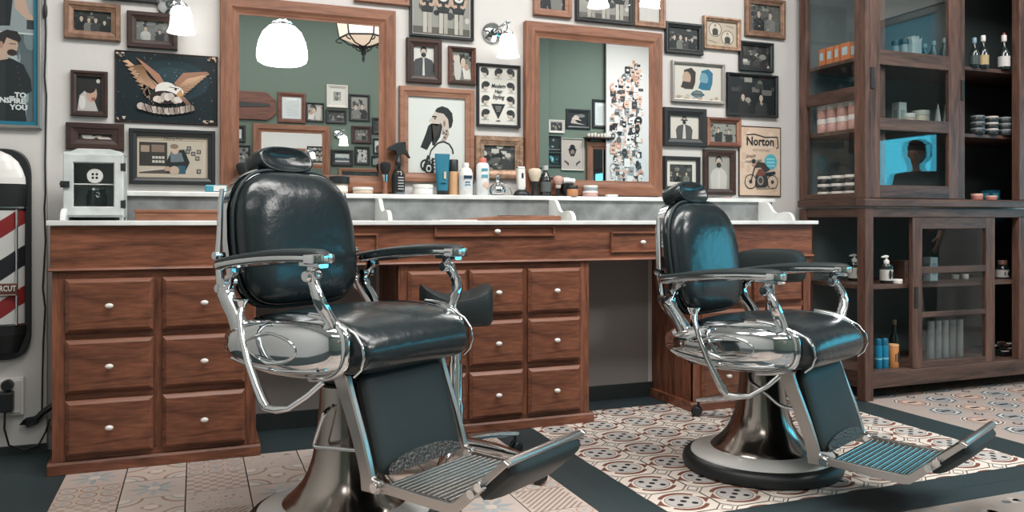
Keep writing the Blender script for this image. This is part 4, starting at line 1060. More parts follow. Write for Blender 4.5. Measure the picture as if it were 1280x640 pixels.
# ---- poster and barber pole sign on the left
def a_inspire(a):
    o = a; tx = lambda x, z: (x+.09 if z < .735 or True else x, z*.843 if z < .995 else 1.0)
    class W(Art):
        def __init__(s): s.__dict__ = o.__dict__
        def poly(s, pts, c): return Art.poly(s, [tx(*p) for p in pts], c)
    a = W(); o.rect(0, 0, 1, 1, (120, 134, 138))
    a.rect(0, 0, 1, 1, (96, 108, 112)); a.noise(30, [(150, 166, 170), (176, 188, 190), (90, 106, 110), (120, 136, 140)], .04, .12, (.3, 0, 1, .75), 31)
    K = (36, 42, 46); SK = (198, 168, 150)
    a.rect(0, .745, 1, 1, (150, 160, 162)); a.poly([(0, .78), (.55, .80), (.62, 1), (0, 1)], K); a.poly([(.70, 1), (.84, .92), (.92, .88), (.90, .84), (.80, .86), (.62, .95), (.60, 1)], SK); a.rect(.80, .78, 1, .86, (58, 62, 66)); a.rect(0, .735, 1, .748, (206, 214, 214))
    a.poly([(0, 0), (0, .5), (.35, .56), (.60, .52), (.75, .48), (.86, .36), (.88, .26), (.76, .22), (.80, .0)], K)
    a.poly([(.32, .56), (.36, .50), (.52, .52), (.56, .60), (.40, .62)], SK)
    a.ell(.54, .635, .13, .085, SK); a.poly([(.38, .66), (.38, .73), (.50, .765), (.66, .755), (.72, .70), (.70, .665), (.60, .68), (.50, .70), (.46, .64)], (44, 42, 44)); a.ell(.58, .575, .075, .028, (58, 48, 48)); a.rect(.54, .645, .64, .652, (60, 46, 44)); a.ell(.42, .635, .03, .03, (176, 140, 124))
    for q in range(5): a.circ(.66+.015*q, .46-.05*q, .006, (150, 156, 160), 8)
    o.k = a.k
    o.text('...TO', .885, .185, .028, (226, 232, 232), 'RIGHT', thick=.0012); o.text('INSPIRE', .865, .142, .028, (226, 232, 232), 'RIGHT', thick=.0012, rot=-.03); o.text('YOU', .905, .098, .028, (226, 232, 232), 'RIGHT', thick=.0012)
tl, br = onY(-52, -40, WY-.03), onY(53, 162, WY-.03)
w, h = br.x-tl.x, tl.z-br.z
pt = thing('framed_poster', 'blue edged framed poster of a man looking down, with white lettering', 'poster', ((tl.x+br.x)/2, WY-.031, (tl.z+br.z)/2))
M['blue_edge'] = mat('blue_enamelled_edge', (40, 122, 148), .35)
obj('moulding', MB().ring(w, h, [(0, 0), (0, -.020), (.004, -.024), (.012, -.024), (.014, -.016)]), ['fr_silver', 'fr_silver'], pt)
obj('border', MB().ring(w-.026, h-.026, [(0, -.014), (.014, -.014), (.016, -.005)]), ['blue_edge', 'blue_edge'], pt)
ar = Art(w-.056, h-.056, -.0055); a_inspire(ar); obj('print', ar.m, 'print', pt)
obj('glazing', MB().box(-w/2+.013, w/2-.013, -.0165, -.0155, -h/2+.013, h/2-.013), 'glass', pt)

# barber pole wall sign: embossed half cylinder on a capsule shaped board
tl, br = onY(-44, 184, WY-.06), onY(38.5, 449, WY-.06)
W_, H_ = br.x-tl.x, tl.z-br.z; cxx, czz = (tl.x+br.x)/2, (tl.z+br.z)/2
bp = thing('barber_pole_sign', 'rounded barber pole wall sign with red, white and black stripes', 'sign', (cxx, WY-.031, czz))
def caps_outline(w, h, k=.36):
    pts = []
    for q in range(41):
        a = PI*q/40; pts.append((w/2*math.copysign(abs(math.cos(a))**.62, math.cos(a)), h/2-h*.14+h*.14*abs(math.sin(a))**.8))
    for q in range(41):
        a = PI+PI*q/40; pts.append((w/2*math.copysign(abs(math.cos(a))**.62, math.cos(a)), -h/2+h*.14-h*.14*abs(math.sin(a))**.8))
    return pts
obj('board', MB().prism(caps_outline(W_, H_), 'y', -.022, -.002), 'black', bp, bevel=.005)
def zpx(v): return onY(20, v, WY-.06).z-czz
rr = W_*.43
def half(z0, z1, r0, r1, y=-.02, dep=.045, n=20, m=None, mi=0):
    m = m or MB(); A = []; Bq = []
    for q in range(n+1):
        a = PI*q/n
        A.append(m.v(r0*math.cos(a), y-dep*r0/rr*math.sin(a), z0)); Bq.append(m.v(r1*math.cos(a), y-dep*r1/rr*math.sin(a), z1))
    for q in range(n): m._f([A[q], A[q+1], Bq[q+1], Bq[q]], mi)
    m._f(A); m._f(Bq[::-1])
    return m
m = MB()
zs = [zpx(230), zpx(222), zpx(212), zpx(202), zpx(194), zpx(189)]
rs = [rr*.98, rr*.96, rr*.86, rr*.70, rr*.42, rr*.08]
for k in range(5): half(zs[k], zs[k+1], rs[k], rs[k+1], m=m, dep=.035)
obj('dome', m, 'enamel', bp, 60)
m = MB(); half(zpx(258), zpx(231), rr*1.02, rr*1.02, m=m); half(zpx(263), zpx(258), rr*.98, rr*.98, m=m); obj('collar', m, 'black', bp, 40)
m = MB(); half(zpx(418), zpx(404), rr*1.0, rr*1.0, m=m); half(zpx(440), zpx(418), rr*.72, rr*.98, m=m); obj('base_cap', m, 'black', bp, 40)
for va, vb, k_ in ((260.5, 258.5, 1.045), (406, 404, 1.03)): obj('trim_bead', half(zpx(va), zpx(vb), rr*k_, rr*k_), 'chrome', bp, 40)
# striped barrel: diagonal bands as face colours on the half cylinder
m = MB(); z0, z1 = zpx(405), zpx(262); n, nz = 64, 150
RED, WHT, BLK = rgb(140, 46, 48), rgb(216, 218, 216), rgb(38, 42, 46)
grid = [[m.v(rr*.94*math.cos(PI*q/n), -.021-.042*math.sin(PI*q/n), z0+(z1-z0)*j/nz) for q in range(n+1)] for j in range(nz+1)]
for j in range(nz):
    for q in range(n):
        s_ = (z0+(z1-z0)*(j+.5)/nz) - .75*rr*.94*math.cos(PI*(q+.5)/n)
        ph = ((s_-zpx(290))/.31 + .11) % 1.0
        c = RED if ph < .22 else (WHT if ph < .47 else (BLK if ph < .73 else WHT))
        m._f([grid[j][q], grid[j][q+1], grid[j+1][q+1], grid[j+1][q]], 0, c)
obj('striped_barrel', m, 'paint', bp, 60)
m = MB()
for sx in (-1, 1): m.tube([(sx*rr*.72, -.062, zpx(405)), (sx*rr*.72, -.062, zpx(262))], .0045, 10)
obj('rod', m, 'chrome', bp, 60)
zt = zpx(361)
pl = obj('name_plate', MB().box(-rr*.80, rr*.78, -.0735, -.066, zt-.024, zt+.024), 'fr_wood', bp, bevel=.003); pl['label'] = 'dark red name plate'
m = MB(); m.text('HAIRCUT', rr*.72, -.0742, zt+.004, .030, rgb(220, 216, 210), 'RIGHT', sx=.72, thick=.0008); m.box(-rr*.7, rr*.7, -.0740, -.0736, zt-.021, zt-.019, 0, rgb(220, 216, 210))
obj('lettering', m, 'paint', pl)
# ---- cables and socket at the left
def wp(u, v, y): return tuple(onY(u, v, y))
yc = WY-.038
cb = obj('power_cable', MB().tube([wp(56.5, -30, yc), wp(56.5, 10, yc), wp(57.5, 40, yc), wp(56.8, 70, yc), wp(55.8, 95, yc), wp(58, 120, yc), wp(57, 170, yc), wp(56.5, 205, yc), wp(57, 240, yc), wp(55.5, 260, yc), wp(57, 300, yc), wp(53.5, 360, yc), wp(56.5, 385, yc), wp(54, 430, yc), wp(53, 470, yc), wp(52.5, 512, yc-.004)], .0035, 8), 'black', None, 60)
tag(cb, 'thin dark cable hanging down the wall beside the poster and barber pole sign', 'cable')
ob_ = obj('cable_switch', MB().ell(wp(56.5, 14, yc), (.008, .006, .028), 12, 8, e=.7), 'black', cb, 60)
sk = thing('wall_socket', 'white wall socket low on the wall with a black plug pushed in', 'wall socket', onY(14, 495, WY-.031))
obj('plate', MB().box(-.045, .045, -.014, 0, -.075, .075).box(-.035, .035, -.020, -.014, -.065, .065), 'porc', sk, bevel=.004)
tp = thing('power_plug', 'black plug and adaptor in the white wall socket', 'plug', onY(12, 495, WY-.051))
obj('body', MB().box(-.045, .018, -.05, -.001, -.055, .022), 'black', tp, bevel=.006)
obj('pin_cap', MB().lathe([(.020, -.001), (.022, -.03), (.016, -.045)], c=(-.004, 0, .046), n=18, axis='y'), 'black', tp, 40)
q0 = onY(12, 495, WY-.051)
obj('lead', MB().tube([(-.010, -.03, -.05), (-.012, -.03, -.12), (.0, -.012, -.19), (.05, -.006, -.215), (.10, -.006, -.20), (.125, -.008, -.15), (.14, -.008, -.10)], .004, 8), 'black', tp, 60)
m = MB()
for k in range(5):
    a0 = .8*k
    m.tube([wp(25+1.2*k, 531-1.5*k, yc-.006-.004*k), wp(33, 523+2*k, yc-.014), wp(44, 521+1.5*k, yc-.02+.004*k), wp(52, 514+1.2*k, yc-.02), wp(46, 523+1.5*k, yc-.01), wp(34, 530+1.0*k, yc-.01)], .0035, 8, closed=True)
m.tube([wp(46, 523, yc-.012), wp(54, 515, yc-.016), wp(62, 510, yc-.02), wp(70, 504, yc-.018)], .012, 10)
cl = obj('cable_bundle', m, 'black', None, 60); tag(cl, 'bundled loop of black cable hanging beside the vanity end panel', 'cable')
# ================================================================== THINGS ON THE LEDGE AND WORKTOP
LZ = 1.0405; LY = 3.655
def lx(u, y=LY): return onY(u, 240, y).x
def lz(v, u, y=LY): return onY(u, v, y).z
def cmat(c, rough=.4, **k):
    key = 'c%d_%d_%d_%s' % (c[0], c[1], c[2], rough)
    if key not in M: M[key] = mat('plain_%d_%d_%d' % c, c, rough, **k)
    return key
M['clear'] = glassmat('clear_bottle', (200, 214, 216), 2.0, .06)
M['amber'] = mat('dark_bottle_glass', (30, 40, 40), .12, spec=.7)
def jar(name, label, cat, x, y, z, r, h, body, lid=None, lidh=.3, group=None, rl=None, lab=None, n=20):
    """round pot with a lid part and an optional label band"""
    t = thing(name, label, cat, (x, y, z), 0, group)
    hb = h*(1-lidh) if lid else h
    obj('body', MB().lathe([(r*.94, 0), (r, .003), (r, hb-.003), (r*.95, hb)], n=n), body, t, 40)
    if lid:
        q = rl or r*1.03
        obj('lid', MB().lathe([(q, hb), (q, h-.003), (q*.94, h)], n=n), lid, t, 40)
    if lab: obj('label_band', MB().lathe([(r+.0006, hb*.2), (r+.0006, hb*.8)], n=n, caps=False), lab, t, 40)
    return t
def bottle(name, label, cat, x, y, z, prof, body, parts=(), group=None, n=20, sq=None, rot=0):
    """lathe bottle; parts = [(name, profile, material)]"""
    t = thing(name, label, cat, (x, y, z), rot, group)
    o = obj('body', MB().lathe(prof, n=n), body, t, 45)
    if sq: o.scale = (1, sq, 1)
    for nm, pr, mt in parts:
        q = obj(nm, MB().lathe(pr, n=n), mt, t, 45)
        if sq and nm != 'cap': q.scale = (1, sq, 1)
    return t
WHT, CRM, BLKP = cmat((226, 226, 222)), cmat((206, 186, 166)), 'black'
# small packet, brush in the corner behind the nearer chair
t = thing('packet', 'small blue and white packet lying on the ledge below the newspaper frame', 'packet', (lx(270), LY-.02, LZ))
obj('body', MB().box(-.045, .045, -.02, .02, 0, .030), cmat((70, 150, 168)), t, bevel=.006)
obj('label_band', MB().box(-.010, .040, -.0206, .0206, .004, .027), WHT, t)
def brush(label, u, hb, hf, hh, rb, rh, cb, cf, ch, name='brush', y=LY):
    t = thing(name, label, 'brush', (lx(u, y), y, LZ))
    obj('handle', MB().lathe([(rh*.9, 0), (rh*1.1, .004), (rh*.75, hh*.5), (rh, hh)], n=18), ch, t, 50)
    if hf: obj('ferrule', MB().lathe([(rh*1.15, hh), (rh*1.2, hh+hf)], n=18), cf, t, 40)
    obj('bristles', MB().lathe([(rh*1.1, hh+hf), (rb*.85, hh+hf+hb*.4), (rb, hh+hf+hb*.75), (rb*.8, hh+hf+hb*.95), (rb*.3, hh+hf+hb)], n=22), cb, t, 60)
    return t
M['bristle_b'] = mat('black_bristles', (28, 32, 34), .9, bump=.4, bscale=220)
M['bristle_c'] = mat('cream_bristles', (216, 200, 180), .9, bump=.4, bscale=220)
M['bristle_p'] = mat('pinkish_bristles', (196, 160, 148), .9, bump=.4, bscale=220)
brush('black bristle brush almost hidden behind the nearer chair back', 303, .055, .018, .055, .026, .012, 'bristle_b', 'chrome', 'black')
jar('cream_jar', 'beige jar with a broad black lid, first to the right of the nearer chair back', 'jar', lx(424), LY, LZ, .038, .078, CRM, 'black', .42, rl=.046, lab=WHT)
jar('cream_tub', 'low beige tub beside the powder brush', 'tub', lx(453), LY-.01, LZ, .045, .030, CRM, WHT, .4)
brush('powder brush with black bristles and a wooden handle beside the spray bottle', 481.5, .058, .032, .058, .026, .012, 'bristle_b', 'chrome', cmat((150, 104, 84)))
# spray bottle
t = thing('spray_bottle', 'clear spray bottle with black label and black trigger head', 'spray bottle', (lx(498), LY, LZ), .15)
obj('body', MB().lathe([(.026, 0), (.029, .006), (.029, .095), (.022, .112), (.012, .120), (.012, .135)], n=24), 'clear', t, 45)
obj('label_band', MB().lathe([(.0296, .012), (.0296, .090)], n=24, caps=False), 'black', t, 40)
m = MB()
for k, s_ in enumerate(('FRESH', 'MINT', 'WASH', 'SHAVE')): pass
for k in range(5): m.box(-.014, .014, -.0312, -.0300, .022+.013*k, .027+.013*k, 0, rgb(170, 172, 170))
obj('lettering', m, 'paint', t)
obj('trigger_head', MB().lathe([(.015, .135), (.016, .150), (.011, .156), (.011, .185)], n=18).prism([(-.055, .200), (-.045, .218), (-.010, .236), (.030, .244), (.034, .236), (.034, .208), (.042, .196), (.052, .176), (.058, .168), (.052, .168), (.036, .184), (.018, .190), (.012, .180), (-.012, .180), (-.016, .200)], 'y', -.011, .011), 'black', t, 40, bevel=.002)
jar('white_tub', 'plain white tub with a screw lid in front of the bearded profile picture', 'tub', lx(528.5), LY, LZ, .047, .047, cmat((228, 226, 222)), WHT, .36)
# blue tube
t = thing('blue_tube', 'teal blue squeeze tube standing on a dark cap', 'tube', (lx(552.5), LY-.005, LZ))
rows = []
for k in range(9):
    z = .020+.172*k/8; wx = .026+.011*(k/8); wy = .022*(1-k/8)+.002
    rows.append([(wx*c, wy*s, z) for c, s in outline_pts(28, .85)])
obj('body', MB().loft(rows), cmat((28, 108, 132), .35), t, 50)
obj('cap', MB().lathe([(.024, 0), (.025, .003), (.025, .020)], n=24), 'black', t, 40)
obj('lettering', MB().box(.002, .012, -.0225, -.0060, .075, .108, 0, rgb(206, 186, 160)).box(-.012, .012, -.024, -.0060, .052, .056, 0, rgb(18, 60, 76)), 'paint', t)
t = thing('beige_tube', 'beige bottle with a tall black cap between the blue tube and the white bottle', 'bottle', (lx(568), LY+.018, LZ))
obj('body', MB().lathe([(.022, 0), (.023, .004), (.023, .112)], n=22), cmat((206, 164, 124)), t, 40)
obj('cap', MB().lathe([(.0235, .112), (.0235, .164), (.021, .168)], n=22), 'black', t, 40)
t = bottle('lotion_bottle', 'white plastic bottle with a small dark label beside the beige bottle', 'bottle', lx(582), LY-.002, LZ, [(.030, 0), (.033, .005), (.033, .105), (.026, .124), (.015, .130)], WHT, [('cap', [(.016, .130), (.016, .150), (.013, .153)], cmat((214, 214, 212))), ('label_band', [(.0335, .030), (.0335, .092)], cmat((206, 214, 220)))])
obj('lettering', MB().box(-.020, .020, -.0362, -.0330, .078, .092, 0, rgb(40, 62, 80)).box(-.012, .012, -.0362, -.0330, .060, .064, 0, rgb(80, 110, 130)).box(-.014, .014, -.0362, -.0330, .048, .051, 0, rgb(110, 130, 140)), 'paint', t)
t = bottle('talc_bottle', 'white talcum bottle with pinkish red cap before the ornate gold frame', 'bottle', lx(603), LY-.004, LZ, [(.028, 0), (.031, .004), (.031, .140), (.026, .152), (.020, .155)], cmat((222, 226, 226)), [('cap', [(.020, .155), (.019, .172), (.016, .178)], cmat((196, 108, 92)))])
m = MB(); m.box(-.016, .014, -.0332, -.0312, .116, .127, 0, rgb(80, 150, 168)); m.box(-.016, .016, -.0330, -.0315, .085, .098, 0, rgb(90, 160, 176)); m.ell((0.006, -.0275, .048), (.018, .005, .022), 14, 8, col=rgb(206, 182, 168))
obj('lettering', m, 'paint', t)
t = thing('metal_flask', 'small round chrome bottle with a narrow neck and curved spout', 'flask', (lx(621), LY-.01, LZ))
obj('body', MB().lathe([(.026, 0), (.036, .008), (.040, .024), (.036, .042), (.022, .054), (.010, .064), (.008, .080), (.010, .084), (.006, .096), (.003, .108)], n=28), 'chrome', t, 60)
obj('spout', MB().tube([(.012, 0, .060), (.040, 0, .056), (.060, 0, .042), (.072, 0, .018), (.074, 0, .004)], .0025, 8), 'chrome', t, 60)
t = thing('hair_clipper', 'white hair clipper standing upright in a black charging base', 'hair clipper', (lx(651), LY-.01, LZ))
obj('charging_base', MB().loft([[(.040*k*c, .034*k*s, z) for c, s in outline_pts(24, .8)] for k, z in ((.95, 0), (1, .006), (.8, .020), (.45, .030))]), 'black', t, 50)
obj('body', MB().loft([[(.022*k*c-.004*z/.1, .016*k*s, z) for c, s in outline_pts(20, .6)] for k, z in ((.75, .028), (.95, .045), (1, .09), (.95, .115), (1.0, .132))]), WHT, t, 50)
obj('blade', MB().box(-.024, .012, -.012, .012, .132, .140), 'chrome', t, bevel=.002)
obj('switch', MB().box(-.006, .004, -.0185, -.013, .085, .110), 'black', t, bevel=.002)
brush('neck duster with cream bristles and a black handle beside the dark glass bottle', 668.5, .064, .0, .072, .034, .017, 'bristle_c', 'chrome', 'black')
bottle('tonic_bottle', 'dark glass tonic bottle with pale neck before the second mirror frame', 'bottle', lx(682), LY, LZ, [(.024, 0), (.027, .005), (.027, .085), (.016, .108), (.011, .118), (.011, .128)], 'amber', [('cap', [(.0125, .128), (.0125, .148), (.010, .150)], cmat((180, 184, 184))), ('label_band', [(.0275, .022), (.0275, .070)], cmat((88, 92, 92)))])
t = thing('shaving_brush', 'shaving brush with pinkish bristles hanging in a small dark stand', 'brush', (lx(697), LY-.005, LZ))
obj('stand', MB().lathe([(.026, 0), (.028, .004), (.008, .010), (.006, .05)], n=20), 'black', t, 45)
obj('bristles', MB().lathe([(.010, .050), (.022, .066), (.027, .084), (.022, .096), (.008, .102)], n=22), 'bristle_p', t, 60)
obj('handle', MB().lathe([(.012, .040), (.016, .050), (.012, .055)], n=18), cmat((206, 196, 188)), t, 50)
t = thing('shaving_bowl', 'black and white shaving brush laid over a dark bowl', 'bowl', (lx(710), LY+.012, LZ))
obj('bowl', MB().lathe([(.020, 0), (.024, .006), (.032, .040), (.033, .062), (.030, .062), (.028, .040), (.018, .010)], n=24, caps=True), 'black', t, 50)
obj('brush_head', MB().tube([(-.028, -.01, .078), (0, -.01, .078), (.014, -.01, .078), (.034, -.01, .076)], [.016, .017, .013, .015], 14), WHT, t, 60)
jar('wax_jar', 'light wooden jar with a flat black lid on the ledge under the second mirror', 'jar', lx(711.5), 3.618, LZ, .0275, .052, cmat((190, 134, 96)), 'black', .30)
jar('pomade_tin', 'pink labelled pomade tin, lower of two stacked under the second mirror', 'tin', lx(736.5), LY-.01, LZ, .0385, .027, cmat((206, 166, 158)), WHT, .3)
jar('pomade_tin', 'white labelled pomade tin standing on the pink labelled one', 'tin', lx(737), LY-.01, LZ+.027, .036, .029, cmat((196, 204, 204)), WHT, .3, lab=cmat((150, 156, 158)))
tag(obj('soap_bar', MB().box(-.030, .030, -.016, .016, 0, .012), WHT, None, bevel=.005, loc=(lx(761.5), 3.63, LZ)), 'white soap bar on the ledge beside the stacked tins', 'soap')
def comb(label, u0, u1, y, c, z=LZ):
    x0, x1 = lx(u0, y), lx(u1, y); m = MB(); L = x1-x0
    m.box(-L/2, L/2, .006, .014, 0, .005)
    n = 34
    for k in range(n): m.box(-L/2+L*k/n, -L/2+L*(k+.55)/n, -.016, .007, .0005, .0042)
    return tag(obj('comb', m, c, None, loc=((x0+x1)/2, y, z)), label, 'comb')
comb('long black comb on the ledge under the second mirror', 775, 821, 3.63, 'black')
def scissors(label, u, rot, c):
    t = thing('scissors', label, 'scissors', (lx(u, 3.64), 3.64, LZ+.004), rot)
    for sg in (-1, 1):
        obj('blade', MB().tube([(-.075, sg*.010, 0), (-.01, sg*.001, 0), (.06, -sg*.006, 0)], [.8, 1.2, .3], 8, flat=(.005, .0025), up=(0, 1, 0)), 'chrome', t, 50)
        obj('finger_ring', MB().tube([(-.09+.016*math.cos(k*PI/8), sg*.020+.012*math.sin(k*PI/8), 0) for k in range(16)], .003, 8, closed=True), c, t, 60)
    return t
scissors('pair of scissors with brown rings on the ledge under the grey bearded-profile frame', 893, .35, cmat((120, 92, 82)))
scissors('pair of scissors with pale rings on the ledge below the motorcycle sign', 928, -.2, cmat((190, 160, 148)))
# ---- on the worktop
WZ = .9215
t = thing('wooden_box', 'shallow wooden box lying on the worktop beside the white steriliser', 'box', (onY(230, 270, 3.5).x, 3.50, WZ))
w = onY(292, 270, 3.46).x-onY(173, 270, 3.46).x
obj('box', MB().box(-w/2, w/2, -.045, .045, 0, .030), 'mir_x', t, bevel=.002); obj('lid', MB().box(-w/2-.004, w/2+.004, -.049, .049, .030, .043), 'mir_x', t, bevel=.003)
xa, xb = onY(572, 270, 3.44).x, onY(698, 270, 3.44).x
w = xb-xa
t = thing('razor_strop', 'flat wooden razor strop lying before the splashback of the middle bay', 'strop', ((xa+xb)/2, 3.44, WZ))
obj('paddle', MB().prism([(-w/2, 0), (-w/2, .004), (-w*.12, .020), (w/2-.004, .022), (w/2, .018), (w/2, 0)], 'y', -.03, .03), 'mir_x', t, bevel=.003)
obj('leather_strip', MB().box(-w*.1, w/2-.03, -.024, .024, .0205, .0235), cmat((110, 66, 52)), t, bevel=.001)
tag(obj('paper_sheet', MB().box(-.085, .085, -.05, .05, 0, .003), WHT, None, loc=(onY(568, 272, 3.38).x, 3.375, WZ), rotz=.08), 'few white paper sheets lying left of the wooden strop on the worktop', 'paper')
# ---- white steriliser cabinet
sx0, sx1 = onY(80, 270, 3.40).x, onY(154, 270, 3.40).x
sw = sx1-sx0; sz = .262
t = thing('steriliser_cabinet', 'small white painted metal steriliser cabinet with a glass door', 'steriliser', ((sx0+sx1)/2, 3.40, WZ))
def shell():
    m = MB(); a = sw/2
    m.box(-a, -a+.006, .004, .19, .012, sz-.012); m.box(a-.006, a, .004, .19, .012, sz-.012); m.box(-a+.006, a-.006, .004, .19, .012, .018); m.box(-a+.006, a-.006, .184, .19, .018, sz-.012)
    m.prism([(-a-.003, sz-.014), (-a-.003, sz-.008), (-a+.02, sz-.006), (-a+.045, sz+.006), (a-.045, sz+.006), (a-.012, sz-.002), (a+.003, sz-.010), (a+.003, sz-.014)], 'y', 0, .194)
    for sx in (-1, 1):
        for y in (.012, .172): m.box(sx*a-.014 if sx > 0 else -a, sx*a if sx > 0 else -a+.014, y, y+.012, 0, .013)
    return m
obj('body', shell(), 'paint_w', t, bevel=.002)
dr = obj('door', MB().ring(sw+.004, sz-.032, [(0, .003), (0, -.010), (.003, -.012), (.030, -.012), (.034, -.006), (.034, .003)]), ['paint_w', 'paint_w'], t, loc=(0, 0, sz/2+.002))
obj('pane', MB().box(-sw/2+.028, sw/2-.028, -.004, -.002, -sz/2+.045, sz/2-.045), 'glass', dr)
for z in (.068, -.072): obj('hinge', MB().lathe([(.005, z-.016), (.005, z+.016)], c=(sw/2+.004, -.006, 0), n=12).box(sw/2-.008, sw/2+.004, -.0135, -.0115, z-.014, z+.014), 'matte_black', dr)
obj('latch', MB().box(-sw/2-.010, -sw/2+.020, -.020, -.0115, -.012, .012).lathe([(.007, -.034), (.007, -.020)], c=(-sw/2-.004, 0, 0), n=12, axis='y'), 'matte_black', dr)
obj('shelf', MB().box(-sw/2+.007, sw/2-.007, .012, .18, .134, .138), 'enamel', t)
td = thing('porcelain_disc', 'round white disc with four holes inside the steriliser', 'disc', ((sx0+sx1)/2+.002, 3.412, WZ+.1385))
m = MB().lathe([(.001, -.004), (.026, -.004), (.028, 0), (.026, .004), (.001, .004)], c=(0, 0, .028), n=28, axis='y')
obj('disc', m, 'porc', td, 40)
m = MB()
for a in range(4): m.ell((.0095*math.cos(PI/4+a*PI/2), -.0035, .028+.0095*math.sin(PI/4+a*PI/2)), (.0052, .0015, .0052), 12, 6)
obj('hole', m, 'matte_black', td)
bottle('glass_jar', 'clear glass jar on the floor of the steriliser cabinet', 'jar', (sx0+sx1)/2+.002, 3.47, WZ+.019, [(.034, 0), (.036, .004), (.036, .075), (.030, .085), (.030, .095)], 'clear', [('lid', [(.031, .095), (.031, .104), (.008, .106)], 'chrome')])

# ================================================================== DISPLAY CABINET
X0, X1, Y0, Y1 = 3.165, 4.95, 3.19, 3.675
def unit(name, label, z0, z1):
    return thing(name, label, 'display cabinet', (X0, Y0, z0))
DX, DY = X1-X0, Y1-Y0
# ---- lower unit
lo = unit('display_base_cabinet', 'dark wooden lower display cabinet standing on legs at the right', 0, .99)
def part(par, nm, m, mats, **k):
    return obj(nm, m, mats, par, **k)
for i, (x, y, w) in enumerate(((0, 0, .055), (DX-.055, 0, .055), (0, DY-.055, .055), (DX-.055, DY-.055, .055))):
    part(lo, 'post', MB().box(x, x+w, y, y+w, 0, .985), 'cab_z', bevel=.003)
part(lo, 'front_rail', MB().box(.055, DX-.055, .004, .05, .062, .146), 'cab_x', bevel=.003)
part(lo, 'front_rail', MB().box(.055, DX-.055, .004, .05, .938, .985), 'cab_x', bevel=.003)
for x in (0.006, DX-.046):
    part(lo, 'side_rail', MB().box(x, x+.04, .055, DY-.055, .062, .146), 'cab_y', bevel=.003); part(lo, 'side_rail', MB().box(x, x+.04, .055, DY-.055, .938, .985), 'cab_y', bevel=.003)
part(lo, 'bottom_board', MB().box(.04, DX-.04, .02, DY-.02, .128, .147), 'cab_x')
part(lo, 'shelf', MB().box(.04, DX-.04, .045, DY-.015, .565, .588), 'cab_x', bevel=.002)
part(lo, 'back_panel', MB().box(.05, DX-.05, DY-.014, DY-.004, .14, .94), 'cab_grey')
STL = (4.279-X0, 4.335-X0)
part(lo, 'stile', MB().box(STL[0], STL[1], .004, .05, .146, .938), 'cab_z', bevel=.003)
def solid_door(par, z0, z1):
    a, b = STL[1]+.002, DX-.057
    m = MB().box(a, a+.07, .008, .030, z0, z1, 1).box(b-.07, b, .008, .030, z0, z1, 1).box(a+.07, b-.07, .009, .029, z0, z0+.08, 0).box(a+.07, b-.07, .009, .029, z1-.08, z1, 0).box(a+.06, b-.06, .014, .024, z0+.07, z1-.07, 1)
    d = obj('panel_door', m, ['cab_x', 'cab_z'], par, bevel=.002)
    obj('handle', MB().box(a+.02, a+.042, .002, .0075, (z0+z1)/2-.05, (z0+z1)/2+.05), 'matte_black', d, bevel=.002)
solid_door(lo, .148, .936)
part(lo, 'side_panel', MB().box(DX-.045, DX-.03, .05, DY-.05, .14, .94), 'cab_grey')
def door(par, x0, x1, z0, z1, yy, stile, rails, handle=None, hz=None):
    """sliding glazed door: stiles, rails, one pane"""
    m = MB(); t = .024
    m.box(x0, x0+stile, yy, yy+t, z0, z1, 1); m.box(x1-stile, x1, yy, yy+t, z0, z1, 1)
    for a, b in rails: m.box(x0+stile, x1-stile, yy+.001, yy+t-.001, a, b, 0)
    d = obj('door', m, ['cab_x', 'cab_z'], par, bevel=.002)
    obj('pane', MB().box(x0+stile-.004, x1-stile+.004, yy+.010, yy+.013, z0+.03, z1-.03), 'cab_glass', d)
    if handle is not None: obj('handle', MB().box(handle, handle+.022, yy-.006, yy-.0005, hz-.055, hz+.055), 'matte_black', d, bevel=.002)
    return d
door(lo, 3.491-X0, 4.092-X0, .147, .937, .006, .068, ((.147, .180), (.412, .438), (.643, .677), (.878, .937)), 3.503-X0, .52)
# ---- upper unit
up_ = unit('display_top_cabinet', 'dark wooden upper display cabinet with glazed sliding doors, at the right', .99, 2.5)
ZB = .99; HT = 1.50   # local z from .99
part(up_, 'base_moulding', MB().prism([(-.012, .004), (-.012, .036), (-.004, .044), (.05, .044), (.05, .004)], 'x', -.012, DX+.01), 'cab_x', bevel=.003)
part(up_, 'base_moulding', MB().box(-.012, .04, .05, DY, .004, .044), 'cab_y', bevel=.003)
for i, (x, y, wx, wy) in enumerate(((0, 0, .030, .075), (DX-.05, 0, .05, .05), (0, DY-.055, .03, .055), (DX-.05, DY-.05, .05, .05))):
    part(up_, 'post', MB().box(x, x+wx, y, y+wy, .044, HT), 'cab_z', bevel=.003)
for z0, z1 in ((.044, .075), (.560, .625), (HT-.07, HT)):
    part(up_, 'side_rail', MB().box(.002, .028, .075, DY-.055, z0, z1), 'cab_y', bevel=.002)
part(up_, 'front_rail', MB().box(.03, DX-.05, .002, .055, HT-.07, HT), 'cab_x', bevel=.002)
part(up_, 'bottom_board', MB().box(.03, DX-.02, .03, DY-.02, .030, .046), 'cab_x')
part(up_, 'top_board', MB().box(-.01, DX+.01, -.01, DY, HT, HT+.03), 'cab_x')
for z in (.392, .762): part(up_, 'shelf', MB().box(.032, DX-.03, .075, DY-.015, z, z+.020), 'cab_x', bevel=.002)
part(up_, 'back_panel', MB().box(.03, DX-.03, DY-.014, DY-.004, .046, HT-.01), 'cab_grey')
part(up_, 'stile', MB().box(STL[0], STL[1], .002, .05, .046, HT-.07), 'cab_z', bevel=.003)
solid_door(up_, .048, HT-.075)
part(up_, 'side_panel', MB().box(DX-.048, DX-.034, .05, DY-.05, .046, HT-.03), 'cab_grey')
